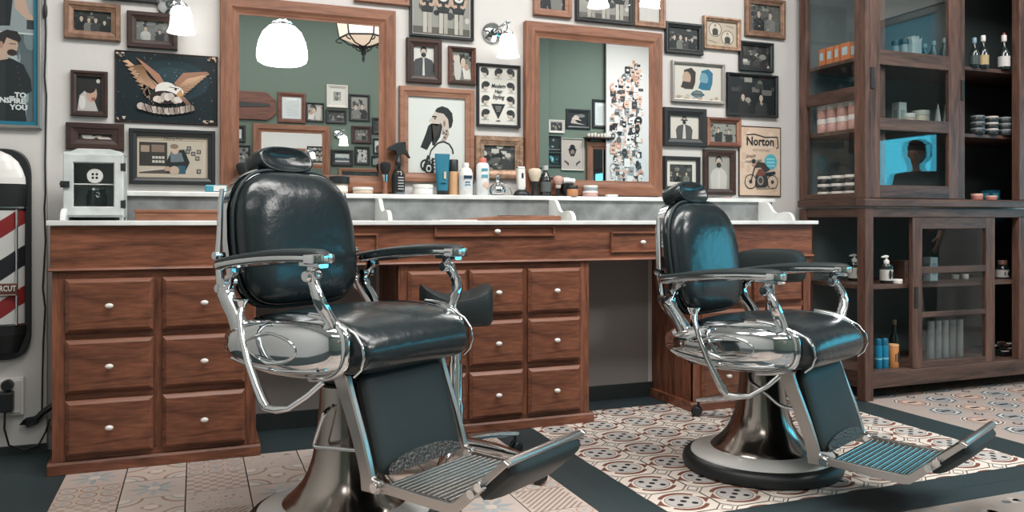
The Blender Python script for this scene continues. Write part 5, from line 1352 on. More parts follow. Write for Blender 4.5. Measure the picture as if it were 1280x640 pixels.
part(up_, 'side_pane', MB().box(.012, .015, .072, DY-.052, .07, HT-.05), 'glass')
door(up_, 3.199-X0, 3.816-X0, .047, HT-.075, .004, .069, ((.047, .114), (.397, .459), (.733, .809), (HT-.14, HT-.075)), 3.203-X0, .66)
door(up_, 3.283-X0, 3.899-X0, .047, HT-.075, .034, .050, ((.047, .105), (.397, .450), (.740, .800), (HT-.14, HT-.075)), 3.868-X0, .64)
ZU = [.99+.046, .99+.412, .99+.782]     # item heights in the upper unit
ZL = [.1472, .5882]
# ---- behind the side glass
ORG = cmat((196, 120, 78))
def carton(name, label, x, y, z, w, d, h, c, mark=None, group=None, rot=0.0, cat='box'):
    t = thing(name, label, cat, (x, y, z), rot, group)
    obj('carton', MB().box(-w/2, w/2, -d/2, d/2, 0, h), c, t, bevel=.0015)
    if mark: obj('mark', MB().box(-w*.32, w*.32, -d/2-.0006, -d/2, h*.25, h*.75).box(-w/2-.0006, -w/2, -d*.28, d*.3, h*.3, h*.75), mark, t)
    return t
SX = 3.235
ord_ = ['farthest back', 'second from the back', 'third from the back', 'nearest the front']
for k, (ua, ub) in enumerate(((1023, 1031), (1032, 1041), (1042, 1049), (1050, 1062))):
    ya, yb = onX(ua, 70, SX-.03).y, onX(ub, 70, SX-.03).y
    carton('orange_carton', 'small orange carton behind the cabinet side glass, %s of four' % ord_[k], SX, (ya+yb)/2, ZU[2], .06, abs(ya-yb)-.004, .092, ORG, cmat((176, 196, 200)), 'orange cartons in the upper cabinet')
PKJ = cmat((196, 150, 140)); WLID = cmat((214, 206, 200))
ysj = [onX(u, 150, SX-.04).y for u in (1022, 1034, 1047, 1061)]
for r_ in range(2):
    for k, y in enumerate(ysj):
        jar('pomade_jar', 'pink and white pomade jar in the two tiers of jars behind the cabinet side glass', 'jar', SX, y, ZU[1]+.078*r_, .033, .0775, PKJ, WLID, .38, 'tiers of pink and white jars', n=16)
for r_ in range(3):
    for k, u in enumerate((1024, 1041, 1058)):
        y = onX(u, 230, SX-.04).y
        jar('flat_tin', 'flat black and white tin in the stacks at the bottom of the cabinet side glass', 'tin', SX, y, ZU[0]+.043*r_, .039, .0425, cmat((44, 50, 52)), WLID, .35, 'stacked flat tins in the upper cabinet', n=16)
# ---- behind the sliding doors
def cx(u, y): return onY(u, 200, y).x
yb_ = 3.40
t = thing('crown_carton', 'white carton with a crown shaped top behind the upper door pane', 'box', (cx(1141, yb_), yb_, ZU[2]))
obj('carton', MB().box(-.034, .034, -.03, .03, 0, .132), cmat((216, 218, 214)), t, bevel=.002)
obj('crown', MB().prism([(-.034, .1325), (-.040, .162), (-.022, .146), (-.014, .172), (0, .152), (.014, .172), (.022, .146), (.040, .162), (.034, .1325)], 'y', -.028, .028), cmat((222, 222, 218)), t)
jar('dark_lid_jar', 'grey jar with dark lid just left of the crown topped carton', 'jar', cx(1130, yb_), yb_, ZU[2], .022, .152, cmat((150, 156, 156)), 'black', .2)
jar('dark_lid_jar', 'grey jar with dark lid, second left of the crown topped carton', 'jar', cx(1121, yb_), yb_+.01, ZU[2], .020, .140, cmat((128, 136, 136)), 'black', .2)
M['teal_glass'] = mat('teal_bottle_glass', (36, 84, 92), .2, spec=.6)
for k, (u, h, lab_) in enumerate(((1156, .15, 'shortest of three dark teal bottles on the top shelf behind the door'), (1167, .172, 'middle one of three dark teal bottles on the top shelf behind the door'), (1180, .195, 'tallest of three dark teal bottles on the top shelf behind the door stile'))):
    bottle('teal_bottle', lab_, 'bottle', cx(u, 3.44), 3.44, ZU[2], [(.022, 0), (.024, .004), (.024, h*.6), (.010, h*.78), (.010, h*.86)], 'teal_glass', [('cap', [(.012, h*.86), (.012, h)], cmat((150, 170, 172)))], 'teal bottles in the upper cabinet', n=16)
carton('white_carton', 'small pale carton at the left of the middle shelf behind the door', cx(1124, 3.38), 3.38, ZU[1], .055, .05, .165, cmat((196, 200, 196)), cmat((150, 160, 160)))
jar('cream_pot', 'shorter cream pot behind the door, nearer the pale carton', 'pot', cx(1135, 3.36), 3.36, ZU[1], .036, .105, CRM, WLID, .25)
jar('cream_pot', 'taller cream pot beside the shorter one on the middle shelf', 'pot', cx(1151, 3.36), 3.36, ZU[1], .044, .125, CRM, WLID, .22)
for k, (u, h, lab_) in enumerate(((1172, .175, 'white cone shaped bottle behind the door, the shorter of two'), (1183, .205, 'white cone shaped bottle behind the door, the taller one at the stile'))):
    bottle('cone_bottle', lab_, 'bottle', cx(u, 3.38), 3.38, ZU[1], [(.026, 0), (.027, .005), (.008, h*.85)], cmat((206, 210, 206)), [('cap', [(.009, h*.85), (.006, h)], 'chrome')], 'white cone bottles', n=16)
# ---- open right half of the upper unit
BOT = [(.034, 0), (.036, .006), (.036, .085), (.026, .108), (.012, .125), (.011, .150)]
for u, h, cp, lb, lab_ in ((1218, .88, (120, 150, 160), (60, 70, 70), 'dark liquor bottle half hidden by the door stile on the top shelf'), (1229, .98, (214, 212, 206), (170, 150, 110), 'dark liquor bottle with gold and cream label and white stopper'), (1255, 1.06, (214, 208, 204), (196, 192, 190), 'dark liquor bottle with white label and red tipped white stopper')):
    y = 3.265; s_ = h
    t = bottle('liquor_bottle', lab_, 'bottle', cx(u, y), y, ZU[2], [(r*s_*.8, z*s_) for r, z in BOT], 'amber', [('cap', [(.012*s_, .150*s_), (.013*s_, .156*s_), (.013*s_, .182*s_), (.010*s_, .185*s_)], cmat(cp)), ('label_band', [(.0296*s_, .015*s_), (.0296*s_, .070*s_)], cmat(lb))], 'liquor bottles on the top shelf', n=18)
    if u == 1255: obj('seal', MB().lathe([(.007*s_, .185*s_), (.006*s_, .196*s_)], n=14), cmat((150, 60, 56)), t, 40)
for r_ in range(3):
    for k, u in enumerate((1222, 1239, 1255)):
        jar('hair_tin', 'black and silver hair tin in the stacks on the open middle shelf', 'tin', cx(u, 3.275), 3.275, ZU[1]+.0345*r_, .036, .034, cmat((36, 42, 44)), cmat((170, 164, 158)) if k == 1 else cmat((96, 104, 106)), .3, 'stacked tins on the open middle shelf', n=16)
jar('copper_tin', 'copper pink tin on the cabinet floor nearer the door stile', 'tin', cx(1221, 3.30), 3.30, ZU[0], .030, .036, cmat((176, 112, 100)), cmat((206, 160, 146)), .35)
jar('copper_tin', 'copper pink tin on the cabinet floor in front of the blue carton', 'tin', cx(1239, 3.29), 3.29, ZU[0], .030, .026, cmat((176, 112, 100)), cmat((206, 160, 146)), .35)
carton('blue_carton', 'dark blue carton on the cabinet floor behind the copper tin', cx(1238, 3.38), 3.38, ZU[0], .070, .07, .060, cmat((26, 78, 100)), cmat((70, 140, 160)))
# ---- lower unit
def pump_bottle(label, x, y, z):
    t = thing('pump_bottle', label, 'bottle', (x, y, z), 0, 'pump bottles in the lower cabinet')
    obj('body', MB().lathe([(.030, 0), (.033, .004), (.033, .088), (.027, .100), (.013, .104)], n=20), 'amber', t, 45)
    obj('label_band', MB().lathe([(.0336, .016), (.0336, .074)], n=20, caps=False), cmat((196, 196, 192)), t, 40)
    obj('leaf_print', MB().ell((-.006, -.0335, .048), (.010, .0012, .024), 10, 8).ell((.012, -.0318, .044), (.008, .0012, .020), 10, 8), 'fr_black', t)
    obj('pump', MB().lathe([(.014, .104), (.015, .118), (.012, .124), (.005, .126), (.005, .138)], n=16).tube([(.010, 0, .141), (-.006, 0, .142), (-.034, 0, .139)], [.007, .008, .004], 10), WHT, t, 45)
    return t
pump_bottle('amber pump bottle with white leaf label seen through the open side of the lower cabinet', cx(1068, 3.50), 3.50, ZL[1])
pump_bottle('amber pump bottle with white leaf label on the front of the lower shelf', cx(1108, 3.30), 3.30, ZL[1])
jar('small_white_tin', 'small white tin in front of the kraft packets', 'tin', cx(1122, 3.26), 3.26, ZL[1], .024, .024, WLID, WHT, .4)
for k, (u, c, lab_) in enumerate(((1124, (92, 66, 56), 'dark brown patterned packet beside the front pump bottle'), (1131, (150, 108, 84), 'brown patterned packet between two other packets'), (1138, (178, 134, 106), 'light brown patterned packet next to the door stile'))):
    t = carton('kraft_packet', lab_, cx(u, 3.40), 3.40, ZL[1], .027, .10, .112, cmat(c), None, 'brown packets on the lower shelf')
    obj('pattern', MB().ell((0, -.0505, .04), (.008, .001, .026), 10, 8).ell((.002, -.0505, .085), (.007, .001, .016), 10, 8), cmat((70, 48, 42)), t)
for k, (u, lab_) in enumerate(((1098, 'teal blue spray can nearest the corner post'), (1106, 'teal blue spray can beside the orange tin'))):
    bottle('spray_can', lab_, 'can', cx(u, 3.265), 3.265, ZL[0], [(.018, 0), (.019, .003), (.019, .115), (.017, .120)], cmat((20, 116, 150), .3), [('cap', [(.0165, .120), (.0165, .150), (.013, .156)], cmat((16, 92, 122), .35)), ('label_band', [(.0194, .048), (.0194, .056)], cmat((120, 190, 206)))], 'teal spray cans', n=18)
t = jar('orange_tin', 'tall orange tin with black lettering beside the teal spray cans', 'tin', cx(1117, 3.265), 3.265, ZL[0], .026, .122, cmat((190, 130, 82)), cmat((206, 160, 116)), .08)
m = MB().box(.000, .012, -.0268, -.0235, .030, .080, 0, rgb(50, 42, 38)).box(-.012, -.006, -.0266, -.0240, .036, .074, 0, rgb(96, 70, 52)); obj('lettering', m, 'paint', t)
bottle('dark_bottle', 'tall thin dark bottle behind the orange tin', 'bottle', cx(1118, 3.42), 3.42, ZL[0], [(.024, 0), (.026, .004), (.026, .12), (.010, .16), (.009, .20)], 'amber', [('cap', [(.011, .20), (.011, .225)], cmat((110, 100, 80)))], n=16)
for k, u in enumerate((1163, 1172, 1181, 1190, 1199)):
    t = thing('rolled_towel', 'grey rolled towel standing in the row behind the lower door', 'towel', (cx(u, 3.40), 3.40, ZL[0]), 0, 'rolled towels in the lower cabinet')
    obj('roll', MB().lathe([(.020, 0), (.021, .004), (.021, .205), (.019, .210)], n=18), cmat((132, 136, 136), .9), t, 50)
    obj('core', MB().lathe([(.012, .2095), (.012, .213)], n=14), 'fr_black', t)
for k, (u, lab_) in enumerate(((1194, 'small white tin behind the lower door, the left of two'), (1206, 'small white tin behind the lower door, beside the door stile'))):
    jar('white_pot', lab_.replace('the left of two', 'nearer the pale carton'), 'tin', cx(u, 3.40), 3.40, ZL[1], .020, .026, cmat((190, 194, 192)), WLID, .4)
carton('pale_carton', 'pale upright carton on the shelf behind the lower door', cx(1163, 3.36), 3.36, ZL[1], .055, .05, .13, cmat((160, 176, 180)), cmat((120, 140, 148)))
t = bottle('pill_bottle', 'dark bottle with cork coloured cap and white badge label at the right', 'bottle', cx(1253, 3.34), 3.34, ZL[1], [(.034, 0), (.036, .004), (.036, .062), (.026, .076), (.022, .080)], 'amber', [('cap', [(.025, .080), (.025, .102), (.022, .105)], cmat((132, 96, 82))), ('label_band', [(.0366, .008), (.0366, .050)], cmat((206, 204, 200)))])
obj('badge', MB().ell((.008, -.0365, .029), (.012, .001, .014), 12, 8).ell((-.018, -.0318, .029), (.006, .001, .012), 10, 8), 'fr_black', t)
t = thing('sundry_box', 'open box of black, white and brown sachets on the cabinet floor', 'box', (cx(1253, 3.33), 3.33, ZL[0]))
obj('tray', MB().box(-.05, .05, -.04, .04, 0, .028), 'black', t, bevel=.003)
m = MB(); rd = random.Random(4)
for k in range(14):
    x, y, z = rd.uniform(-.035, .035), rd.uniform(-.036, .03), .03+.0035*k
    c = [rgb(206, 206, 202), rgb(120, 80, 62), rgb(40, 44, 46), rgb(196, 196, 190)][k % 4]
    m.box(x-.018, x+.018, y-.012, y+.012, z-.004, z+.002, 0, c)
sa = obj('sachets', m, 'paint', t); sa['kind'] = 'stuff'
# ================================================================== THE ROOM BEHIND, SEEN IN THE MIRRORS
MY = 3.694; VG = 2*MY-YB          # virtual distance of the green wall
gk = dict(front=False, Yp=VG, deep=.02, group='framed pictures on the green wall')
frame('wood framed letter on the green wall beside the carved plaque', 347, 115, 382, 154.5, .045, [WD, WD], a_letter, **gk)
frame('dark frame with a barber bending over, on the green wall between letter and white frame', 382.5, 128, 405, 153, .018, BK, a_cut(3, (160, 156, 150)), **gk)
frame('pale grey frame with a small picture in a wide mount, on the green wall', 408, 105.5, 434.5, 135.5, .030, 'fr_white', a_scene(44, GREY, 20, (150, 146, 142)), mount=.045, **gk)
frame('black frame with a dark shop photo, below the pale grey frame on the green wall', 407, 136.5, 433, 155, .030, BK, a_group(2, (50, 54, 54), 45), **gk)
frame('black frame with two bright figures, beside the pale grey frame on the green wall', 436, 117.5, 462, 152, .026, BK, a_group(2, (150, 146, 140), 46), **gk)
frame('dark brown frame with two people, beside the green wall lamp', 439, 157, 464, 180, .040, DK, a_group(2, (110, 108, 104), 47), **gk)
frame('black frame with a landscape photo, below the green wall lamp', 414, 187, 441, 208, .040, BK, a_landscape, **gk)
frame('black frame with a street photo, beside the landscape photo on the green wall', 443, 183, 462, 206.5, .030, BK, a_scene(49, GREY, 22, (196, 196, 192)), **gk)
frame('black frame with a dim photo, highest at the right edge of the first mirror', 465, 147, 484, 168, .030, BK, a_scene(50, DARKS, 20), **gk)
frame('black frame with a white portrait, at the right edge of the first mirror', 466, 173, 484, 193, .020, BK, a_portrait((206, 204, 200)), **gk)
frame('black frame with a grey snapshot, lowest at the right edge of the first mirror', 464, 195, 484, 208, .016, BK, a_scene(52, GREY, 16, (150, 150, 148)), **gk)
frame('wide light wood frame low on the green wall under the landscape photo', 423, 210, 480, 240, .035, LT, a_scene(53, DARKS, 14, (44, 50, 52)), **gk)
frame('black frame with a white sheet at the left edge of the first mirror', 284, 156, 307, 178, .04, BK, a_letter, **gk)
frame('black frame with a crowd photo, lower left in the first mirror', 284, 181, 313, 206, .022, BK, a_scene(55, GREY, 30, (120, 118, 116)), **gk)
frame('dark frame with dancers, on the green wall in the second mirror', 707.5, 136, 737.5, 162, .035, BK, a_dancers, **gk)
frame('dark grey frame with a pale print, partly behind the sticker covered pier', 740, 124, 766, 161, .035, BK, a_letter, **gk)
frame('small cream frame with a group photo, on the green wall in the second mirror', 685, 149.5, 705, 167, .030, 'fr_white', a_group(3, (60, 62, 62), 58), **gk)
frame('small black frame with a teal grey photo, above the turquoise photo on the green wall', 683.5, 169.5, 701, 189, .022, BK, a_scene(59, [(70, 100, 104), (150, 176, 176), (40, 50, 54)], 14, (36, 44, 46)), **gk)
frame('small black frame with a turquoise photo on the green wall', 683.5, 191, 701, 209, .018, BK, a_teal, **gk)
frame('pale frame with a drawing of a man in a hat over two pistols', 701, 172.5, 729.5, 213.5, .012, 'fr_white', a_hat, **gk)
frame('tall black frame at the left edge of the second mirror', 668, 129, 682, 169, .05, BK, a_scene(62, DARKS, 10, (34, 38, 40)), **gk)
def mirror2(label, u0, v0, u1, v1):
    a, b = onY(u0, v0, VG), onY(u1, v1, VG)
    w, h = b.x-a.x, a.z-b.z
    t = thing('wall_mirror', label, 'mirror', ((a.x+b.x)/2, YB+.001, (a.z+b.z)/2), PI, 'mirrors on the green wall')
    fw = .085
    obj('moulding', MB().ring(w, h, [(0, 0), (0, -.034), (.004, -.038), (.05, -.038), (.06, -.028), (fw, -.024), (fw, -.016)]), ['mir_x', 'mir_z'], t)
    obj('mirror_glass', MB().box(-w/2+fw-.006, w/2-fw+.006, -.023, -.016, -h/2+fw-.006, h/2-fw+.006), 'mirror', t)
mirror2('broad wood framed mirror on the green wall, below the letter', 316, 154.5, 412, 236)
mirror2('wood framed mirror on the green wall, partly hidden by the sticker covered pier', 732.5, 177.5, 815, 255)
# carved plaque with a dark slot
a, b = onY(286, 113, VG), onY(345, 151, VG)
w, h = b.x-a.x, a.z-b.z
t = thing('wooden_plaque', 'shaped wooden plaque with a dark slot on the green wall', 'plaque', ((a.x+b.x)/2, YB+.001, (a.z+b.z)/2), PI)
pts = [(-w/2, -h*.25), (-w/2+.05, -h*.42), (-w*.30, -h/2), (w*.5, -h/2), (w*.5, h/2), (-w*.30, h/2), (-w/2+.05, h*.36), (-w/2, h*.22)]
obj('board', MB().prism(pts, 'y', -.028, 0), 'fr_wood', t, bevel=.004)
obj('slot', MB().prism([(-w*.36, -h*.01), (-w*.36, h*.09), (w*.5, h*.13), (w*.5, -.03)], 'y', -.034, -.0281), 'fr_black', t)
# lamp on the green wall
p = onY(429.5, 182, VG-.1)
sconce('wall lamp on the green wall above the landscape photo', p.x-.0, p.z, 'opal glass wall lamps', YB+.001, True, .045)
# little shelf with white things in the second mirror
a, b = onY(729, 165.5, VG), onY(762, 171, VG)
t = thing('wall_shelf', 'narrow dark shelf on the green wall above the hidden mirror', 'shelf', ((a.x+b.x)/2, YB+.001, b.z-.02), PI)
obj('board', MB().box(-(b.x-a.x)/2, (b.x-a.x)/2, -.12, 0, -.02, 0), 'fr_dark', t, bevel=.003)
for k in range(2): obj('bracket', MB().prism([(0, -.021), (-.10, -.021), (0, -.09)], 'x', -.12+.24*k-.008, -.12+.24*k+.008), 'fr_dark', t)
for k in range(7):
    jar('shelf_cup', 'small white cup in the row on the narrow dark shelf', 'cup', (a.x+b.x)/2-.14+.045*k, YB+.06, b.z-.0199, .019, .042+.006*(k % 3), cmat((206, 200, 190)), None, group='cups on the narrow shelf', n=14)
# stickers
def stickers():
    m = MB(); rd = random.Random(12)
    vy = 2*MY+1.575
    A, B = onY(764, 74, vy), onY(802, 246, vy)
    n = 0
    for k in range(330):
        t = k/330
        z = A.z-(A.z-B.z)*rd.random(); x = rd.uniform(A.x, B.x)
        if (A.z-z) < .35 and x < A.x+.7*(B.x-A.x)*(1-(A.z-z)/.35): continue
        w, h = rd.uniform(.025, .075), rd.uniform(.02, .09)
        y = -1.575+.0008+.00004*k
        c = rgb(*rd.choice([(44, 46, 48), (60, 62, 64), (214, 210, 204), (206, 170, 150), (222, 220, 216), (196, 150, 130), (150, 152, 152), (224, 222, 218), (206, 180, 166), (90, 96, 98), (196, 190, 184)]))
        if k % 3 == 0:
            pts = [(x+w*.6*math.cos(q*PI/7), z+w*.8*math.sin(q*PI/7)) for q in range(14)]
        else: pts = [(x-w*.6, z-h*.6), (x+w*.6, z-h*.6), (x+w*.6, z+h*.6), (x-w*.6, z+h*.6)]
        pts = [(min(max(px, PX0+.01), PX1-.03), pz) for px, pz in pts]
        m._f([m.v(px, y, pz) for px, pz in pts], 0, c)
        d = rgb(*rd.choice([(40, 42, 44), (220, 216, 210), (120, 100, 92)]))
        x2 = min(max(x, PX0+.04), PX1-.06)
        m._f([m.v(x2-w*.3, y+.00002, z-h*.18), m.v(x2+w*.3, y+.00002, z-h*.18), m.v(x2+w*.3, y+.00002, z+h*.14), m.v(x2-w*.3, y+.00002, z+h*.14)], 0, d)
    return m
o = obj('stickers', stickers(), 'print'); o['kind'] = 'stuff'; tag(o, 'crowd of small black, white and salmon stickers on the white pier', 'stickers')
# pendant lamp and iron lantern hanging from the ceiling
t = thing('pendant_lamp', 'white opal glass pendant lamp on a thin rod, seen in the first mirror', 'pendant lamp', (.478, 2*MY-5.0, 1.85))
obj('shade', MB().lathe([(.118, .004), (.140, .016), (.148, .040), (.147, .080), (.136, .135), (.112, .190), (.078, .225), (.048, .236), (.046, .236), (.074, .222), (.107, .186), (.131, .133), (.142, .080), (.143, .042), (.135, .020), (.116, .008), (.02, .002), (.0, .001)], n=40, caps=False), 'lampglow', t, 70)
obj('gallery', MB().lathe([(.060, .225), (.064, .240), (.050, .256), (.026, .266), (.016, .300), (.012, .305)], n=28), 'chrome', t, 45)
obj('rod', MB().tube([(0, 0, .30), (0, 0, ZC-1.85-.001)], .009, 10), 'chrome', t, 60)
obj('ceiling_rose', MB().lathe([(.02, ZC-1.85-.05), (.055, ZC-1.85-.02), (.06, ZC-1.85-.001)], n=24), 'chrome', t, 45)
lz0 = 2.31
t = thing('iron_lantern', 'black wrought iron lantern with parchment panes, seen in the first mirror', 'lantern', (1.31, 2*MY-6.8, lz0), .3)
hx = [(math.cos(PI/3*k), math.sin(PI/3*k)) for k in range(6)]
m = MB()
for r, z, tr in ((.20, .14, .008), (.235, .34, .008), (.12, .48, .007)):
    m.tube([(r*c, r*s, z) for c, s in hx], tr, 8, closed=True)
for c, s in hx:
    m.tube([(.20*c, .20*s, .14), (.235*c, .235*s, .34), (.12*c, .12*s, .48), (0.01*c, .01*s, .56)], .007, 8)
    m.tube([(.20*c, .20*s, .14), (.12*c, .12*s, .085), (.02*c, .02*s, .07)], .006, 8)
    m.tube([((.20+.03*math.sin(q*.8))*c, (.20+.03*math.sin(q*.8))*s, .14-.018*q+.002*q*q) for q in range(6)], .0055, 8)
    m.tube([((.03+.035*math.sin(q*.75))*c, (.03+.035*math.sin(q*.75))*s, .03+.012*q) for q in range(5)], .005, 8)
m.lathe([(.004, -.06), (.014, -.035), (.008, -.01), (.022, .01), (.016, .04), (.028, .07), (.012, .10)], n=14)
obj('cage', m, 'matte_black', t, 50)
m = MB()
for k in range(6):
    (c, s), (c2, s2) = hx[k], hx[(k+1) % 6]
    for (ra, za), (rb, zb) in (((.197, .145), (.232, .335)), ((.232, .345), (.119, .475)), ((.03, .078), (.195, .142))):
        m._f([m.v(ra*c, ra*s, za), m.v(ra*c2, ra*s2, za), m.v(rb*c2, rb*s2, zb), m.v(rb*c, rb*s, zb)])
pn = obj('pane', m, 'parch', t); md = pn.modifiers.new('thick', 'SOLIDIFY'); md.thickness = .003
for k in range(3):
    a = 2*PI*k/3
    obj('candle_bulb', MB().lathe([(.012, .11), (.012, .18), (.016, .20), (.012, .23), (.002, .26)], c=(.09*math.cos(a), .09*math.sin(a), 0), n=14), 'candle', t, 60)
m = MB()
for k in range(int((ZC-lz0-.56)/.03)):
    z = .575+.03*k
    m.tube([(.010*math.cos(q*PI/5)*(k % 2), .010*math.cos(q*PI/5)*((k+1) % 2), z+.018*math.sin(q*PI/5)) for q in range(10)], .003, 6, closed=True)
m.lathe([(.05, ZC-lz0-.02), (.055, ZC-lz0-.001)], n=20)
obj('chain', m, 'matte_black', t, 60)

# ---- customer waiting by the shop window: the dark figure mirrored in the cabinet door
def skin_mesh(joints, bones, name):
    b = bmesh.new(); V = {}
    for k, (p, r) in joints.items(): V[k] = b.verts.new(p)
    b.verts.index_update(); order = list(joints)
    for i, j in bones: b.edges.new((V[i], V[j]))
    me = bpy.data.meshes.new(name); b.to_mesh(me); b.free()
    o = bpy.data.objects.new(name, me); COL.objects.link(o)
    md = o.modifiers.new('skin', 'SKIN')
    for k, d in zip(order, me.skin_vertices[0].data):
        r = joints[k][1]; d.radius = r if isinstance(r, tuple) else (r, r); d.use_root = (k == order[0])
    md.use_smooth_shade = True
    sb = o.modifiers.new('sub', 'SUBSURF'); sb.levels = 2; sb.render_levels = 2
    dg = bpy.context.evaluated_depsgraph_get()
    out = bpy.data.meshes.new_from_object(o.evaluated_get(dg)); bpy.data.objects.remove(o)
    m = MB(); m.b.from_mesh(out); bpy.data.meshes.remove(out)
    return m
J, Bn = {'pel': ((0, 0, .86), (.13, .10)), 'sp': ((0, .005, 1.02), (.125, .09)), 'ch': ((0, .0, 1.20), (.15, .10)), 'nk': ((0, -.01, 1.335), .055), 'nk2': ((0, .005, 1.40), .052), 'jaw': ((0, .03, 1.445), .062), 'sk': ((0, .015, 1.515), (.078, .092)), 'cr': ((0, .005, 1.575), .06)}, [('pel', 'sp'), ('sp', 'ch'), ('ch', 'nk'), ('nk', 'nk2'), ('nk2', 'jaw'), ('jaw', 'sk'), ('sk', 'cr')]
for sd, n in ((-1, 'l'), (1, 'r')):
    J.update({n+'sh': ((sd*.165, -.005, 1.285), .062), n+'el': ((sd*.215, -.02, 1.03), .042), n+'wr': ((sd*.215, .08, .82), .027), n+'pm': ((sd*.212, .11, .755), (.020, .032)),
              n+'hp': ((sd*.085, 0, .80), .088), n+'kn': ((sd*.095, .02, .46), .056), n+'an': ((sd*.10, -.01, .085), .038), n+'hl': ((sd*.10, -.03, .04), .036), n+'to': ((sd*.115, .13, .028), .028)})
    Bn += [('ch', n+'sh'), (n+'sh', n+'el'), (n+'el', n+'wr'), (n+'wr', n+'pm'), ('pel', n+'hp'), (n+'hp', n+'kn'), (n+'kn', n+'an'), (n+'an', n+'hl'), (n+'hl', n+'to')]
    for f, (dy, L_) in enumerate(((-.030, .062), (-.010, .072), (.010, .068), (.028, .052))):
        J[n+'f%d' % f] = ((sd*.208, .128+dy*.9, .715), .0095); J[n+'g%d' % f] = ((sd*.196, .135+dy, .715-L_*.5), .0085); J[n+'h%d' % f] = ((sd*.180, .135+dy, .715-L_), .0075)
        Bn += [(n+'pm', n+'f%d' % f), (n+'f%d' % f, n+'g%d' % f), (n+'g%d' % f, n+'h%d' % f)]
    J[n+'t1'] = ((sd*.192, .150, .765), .011); J[n+'t2'] = ((sd*.178, .172, .735), .009); Bn += [(n+'pm', n+'t1'), (n+'t1', n+'t2')]
_a = onY(1150, 200, 3.2); _dx, _dy = ray(1150, 200)[0], -ray(1150, 200)[1]
_t = (5.85-_a.x)/_dx
pr = thing('person', 'person in dark clothes standing by the shop window, mirrored in the cabinet door', 'person', (5.85, 3.2+_dy*_t, 0), math.radians(70))
bm_ = skin_mesh(J, Bn, 'body')
bm_.ell((0, .112, 1.495), (.013, .020, .022), 12, 8); bm_.ell((0, .088, 1.452), (.024, .010, .007), 12, 8)
for sd in (-1, 1): bm_.ell((sd*.082, .012, 1.50), (.010, .018, .028), 12, 8); bm_.ell((sd*.030, .092, 1.522), (.013, .008, .008), 12, 8)
obj('body', bm_, mat('skin', (176, 134, 114), .5), pr, 180)
up = {k: (p, (tuple(x*1.10+.004 for x in r) if isinstance(r, tuple) else r*1.12+.004)) for k, (p, r) in J.items() if k in ('pel', 'sp', 'ch', 'nk', 'lsh', 'lel', 'lwr', 'rsh', 'rel', 'rwr')}
up.pop('pel'); up.pop('sp')
up.update({'ch': ((0, 0, 1.20), (.170, .118)), 'nk': ((0, -.008, 1.345), .072), 'hem': ((0, 0, .75), (.182, .138))})
obj('jacket', skin_mesh(up, [('hem', 'ch'), ('ch', 'nk'), ('ch', 'lsh'), ('lsh', 'lel'), ('lel', 'lwr'), ('ch', 'rsh'), ('rsh', 'rel'), ('rel', 'rwr')], 'jacket'), cmat((34, 38, 42), .8), pr, 180)
dn = {k: (p, (tuple(x*1.08+.004 for x in r) if isinstance(r, tuple) else r*1.12+.006)) for k, (p, r) in J.items() if k in ('pel', 'lhp', 'lkn', 'lan', 'rhp', 'rkn', 'ran')}
dn['waist'] = ((0, 0, .96), (.118, .086)); dn['pel'] = ((0, 0, .86), (.158, .112))
obj('trousers', skin_mesh(dn, [('waist', 'pel'), ('pel', 'lhp'), ('lhp', 'lkn'), ('lkn', 'lan'), ('pel', 'rhp'), ('rhp', 'rkn'), ('rkn', 'ran')], 'trousers'), cmat((44, 50, 58), .8), pr, 180)
m = MB()
for sd in (-1, 1): m.loft([[(sd*.108+.050*k*c, .045+.135*k*s, z) for c, s in outline_pts(24, .8)] for k, z in ((.98, 0), (1, .02), (.92, .05), (.55, .085))])
obj('shoes', m, 'black', pr, 60)
m = MB().ell((0, -.012, 1.552), (.095, .105, .080), 20, 12).ell((0, -.055, 1.50), (.085, .065, .085), 18, 10).ell((0, .06, 1.592), (.06, .05, .03), 14, 8)
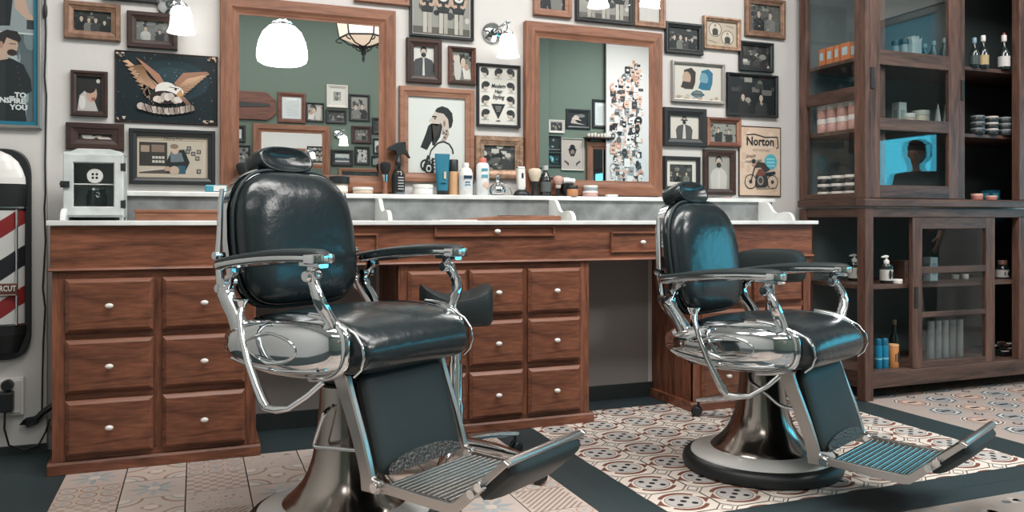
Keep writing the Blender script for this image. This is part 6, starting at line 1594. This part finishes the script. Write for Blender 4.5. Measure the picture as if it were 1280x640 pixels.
obj('hair', m, cmat((40, 34, 32), .8), pr, 180)

# ================================================================== LIGHT
def area(name, loc, rot, sx, sy, e, col):
    L = bpy.data.lights.new(name, 'AREA'); L.shape = 'RECTANGLE'; L.size, L.size_y = sx, sy; L.energy = e; L.color = col
    o = bpy.data.objects.new(name, L); COL.objects.link(o); o.location = loc; o.rotation_euler = rot
    return o
area('unseen_overhead_light', (1.25, 1.75, ZC-.02), (0, 0, 0), 3.4, .8, 135, (1, .965, .93))
area('unseen_overhead_light', (1.0, -.6, ZC-.02), (0, 0, 0), 3.0, .8, 45, (1, .97, .94))
area('unseen_overhead_light', (4.0, 1.5, ZC-.02), (0, 0, 0), 1.2, .8, 42, (1, .97, .94))  # added lamp, no fixture: brightens the display cabinet front and contents
area('unseen_overhead_light', (4.9, -.2, ZC-.02), (0, 0, 0), .8, .8, 85, (1, .97, .94))  # added lamp, no fixture: lifts the white pier seen in the mirror
area('shop_window_daylight', (XR+.6, .85, 1.7), (0, PI/2, 0), 2.6, 4.4, 120, (.13, .74, 1.0))
w = bpy.data.worlds.new('daylight'); SC.world = w; w.use_nodes = True
bg = w.node_tree.nodes['Background']; bg.inputs['Color'].default_value = (.02, .46, .68, 1); bg.inputs['Strength'].default_value = 1.0
# ================================================================== CAMERA
cam = bpy.data.cameras.new('camera'); co = bpy.data.objects.new('camera', cam); COL.objects.link(co)
cam.sensor_width = 36; cam.lens = F*36/1280.0; cam.shift_y = -(320-HY)/1280.0
co.location = (0, 0, H); co.rotation_euler = (PI/2, 0, -TH); cam.clip_start = .05
SC.camera = co
vs = SC.view_settings; vs.view_transform = 'Standard'; vs.look = 'None'; vs.gamma = 1.0; vs.exposure = 0.1; vs.use_curve_mapping = False
SC.cycles.use_denoising = True
SC.cycles.max_bounces = 10; SC.cycles.glossy_bounces = 6; SC.cycles.transparent_max_bounces = 16; SC.cycles.diffuse_bounces = 5
SC.cycles.sample_clamp_indirect = 6.0; SC.cycles.caustics_reflective = False; SC.cycles.caustics_refractive = False
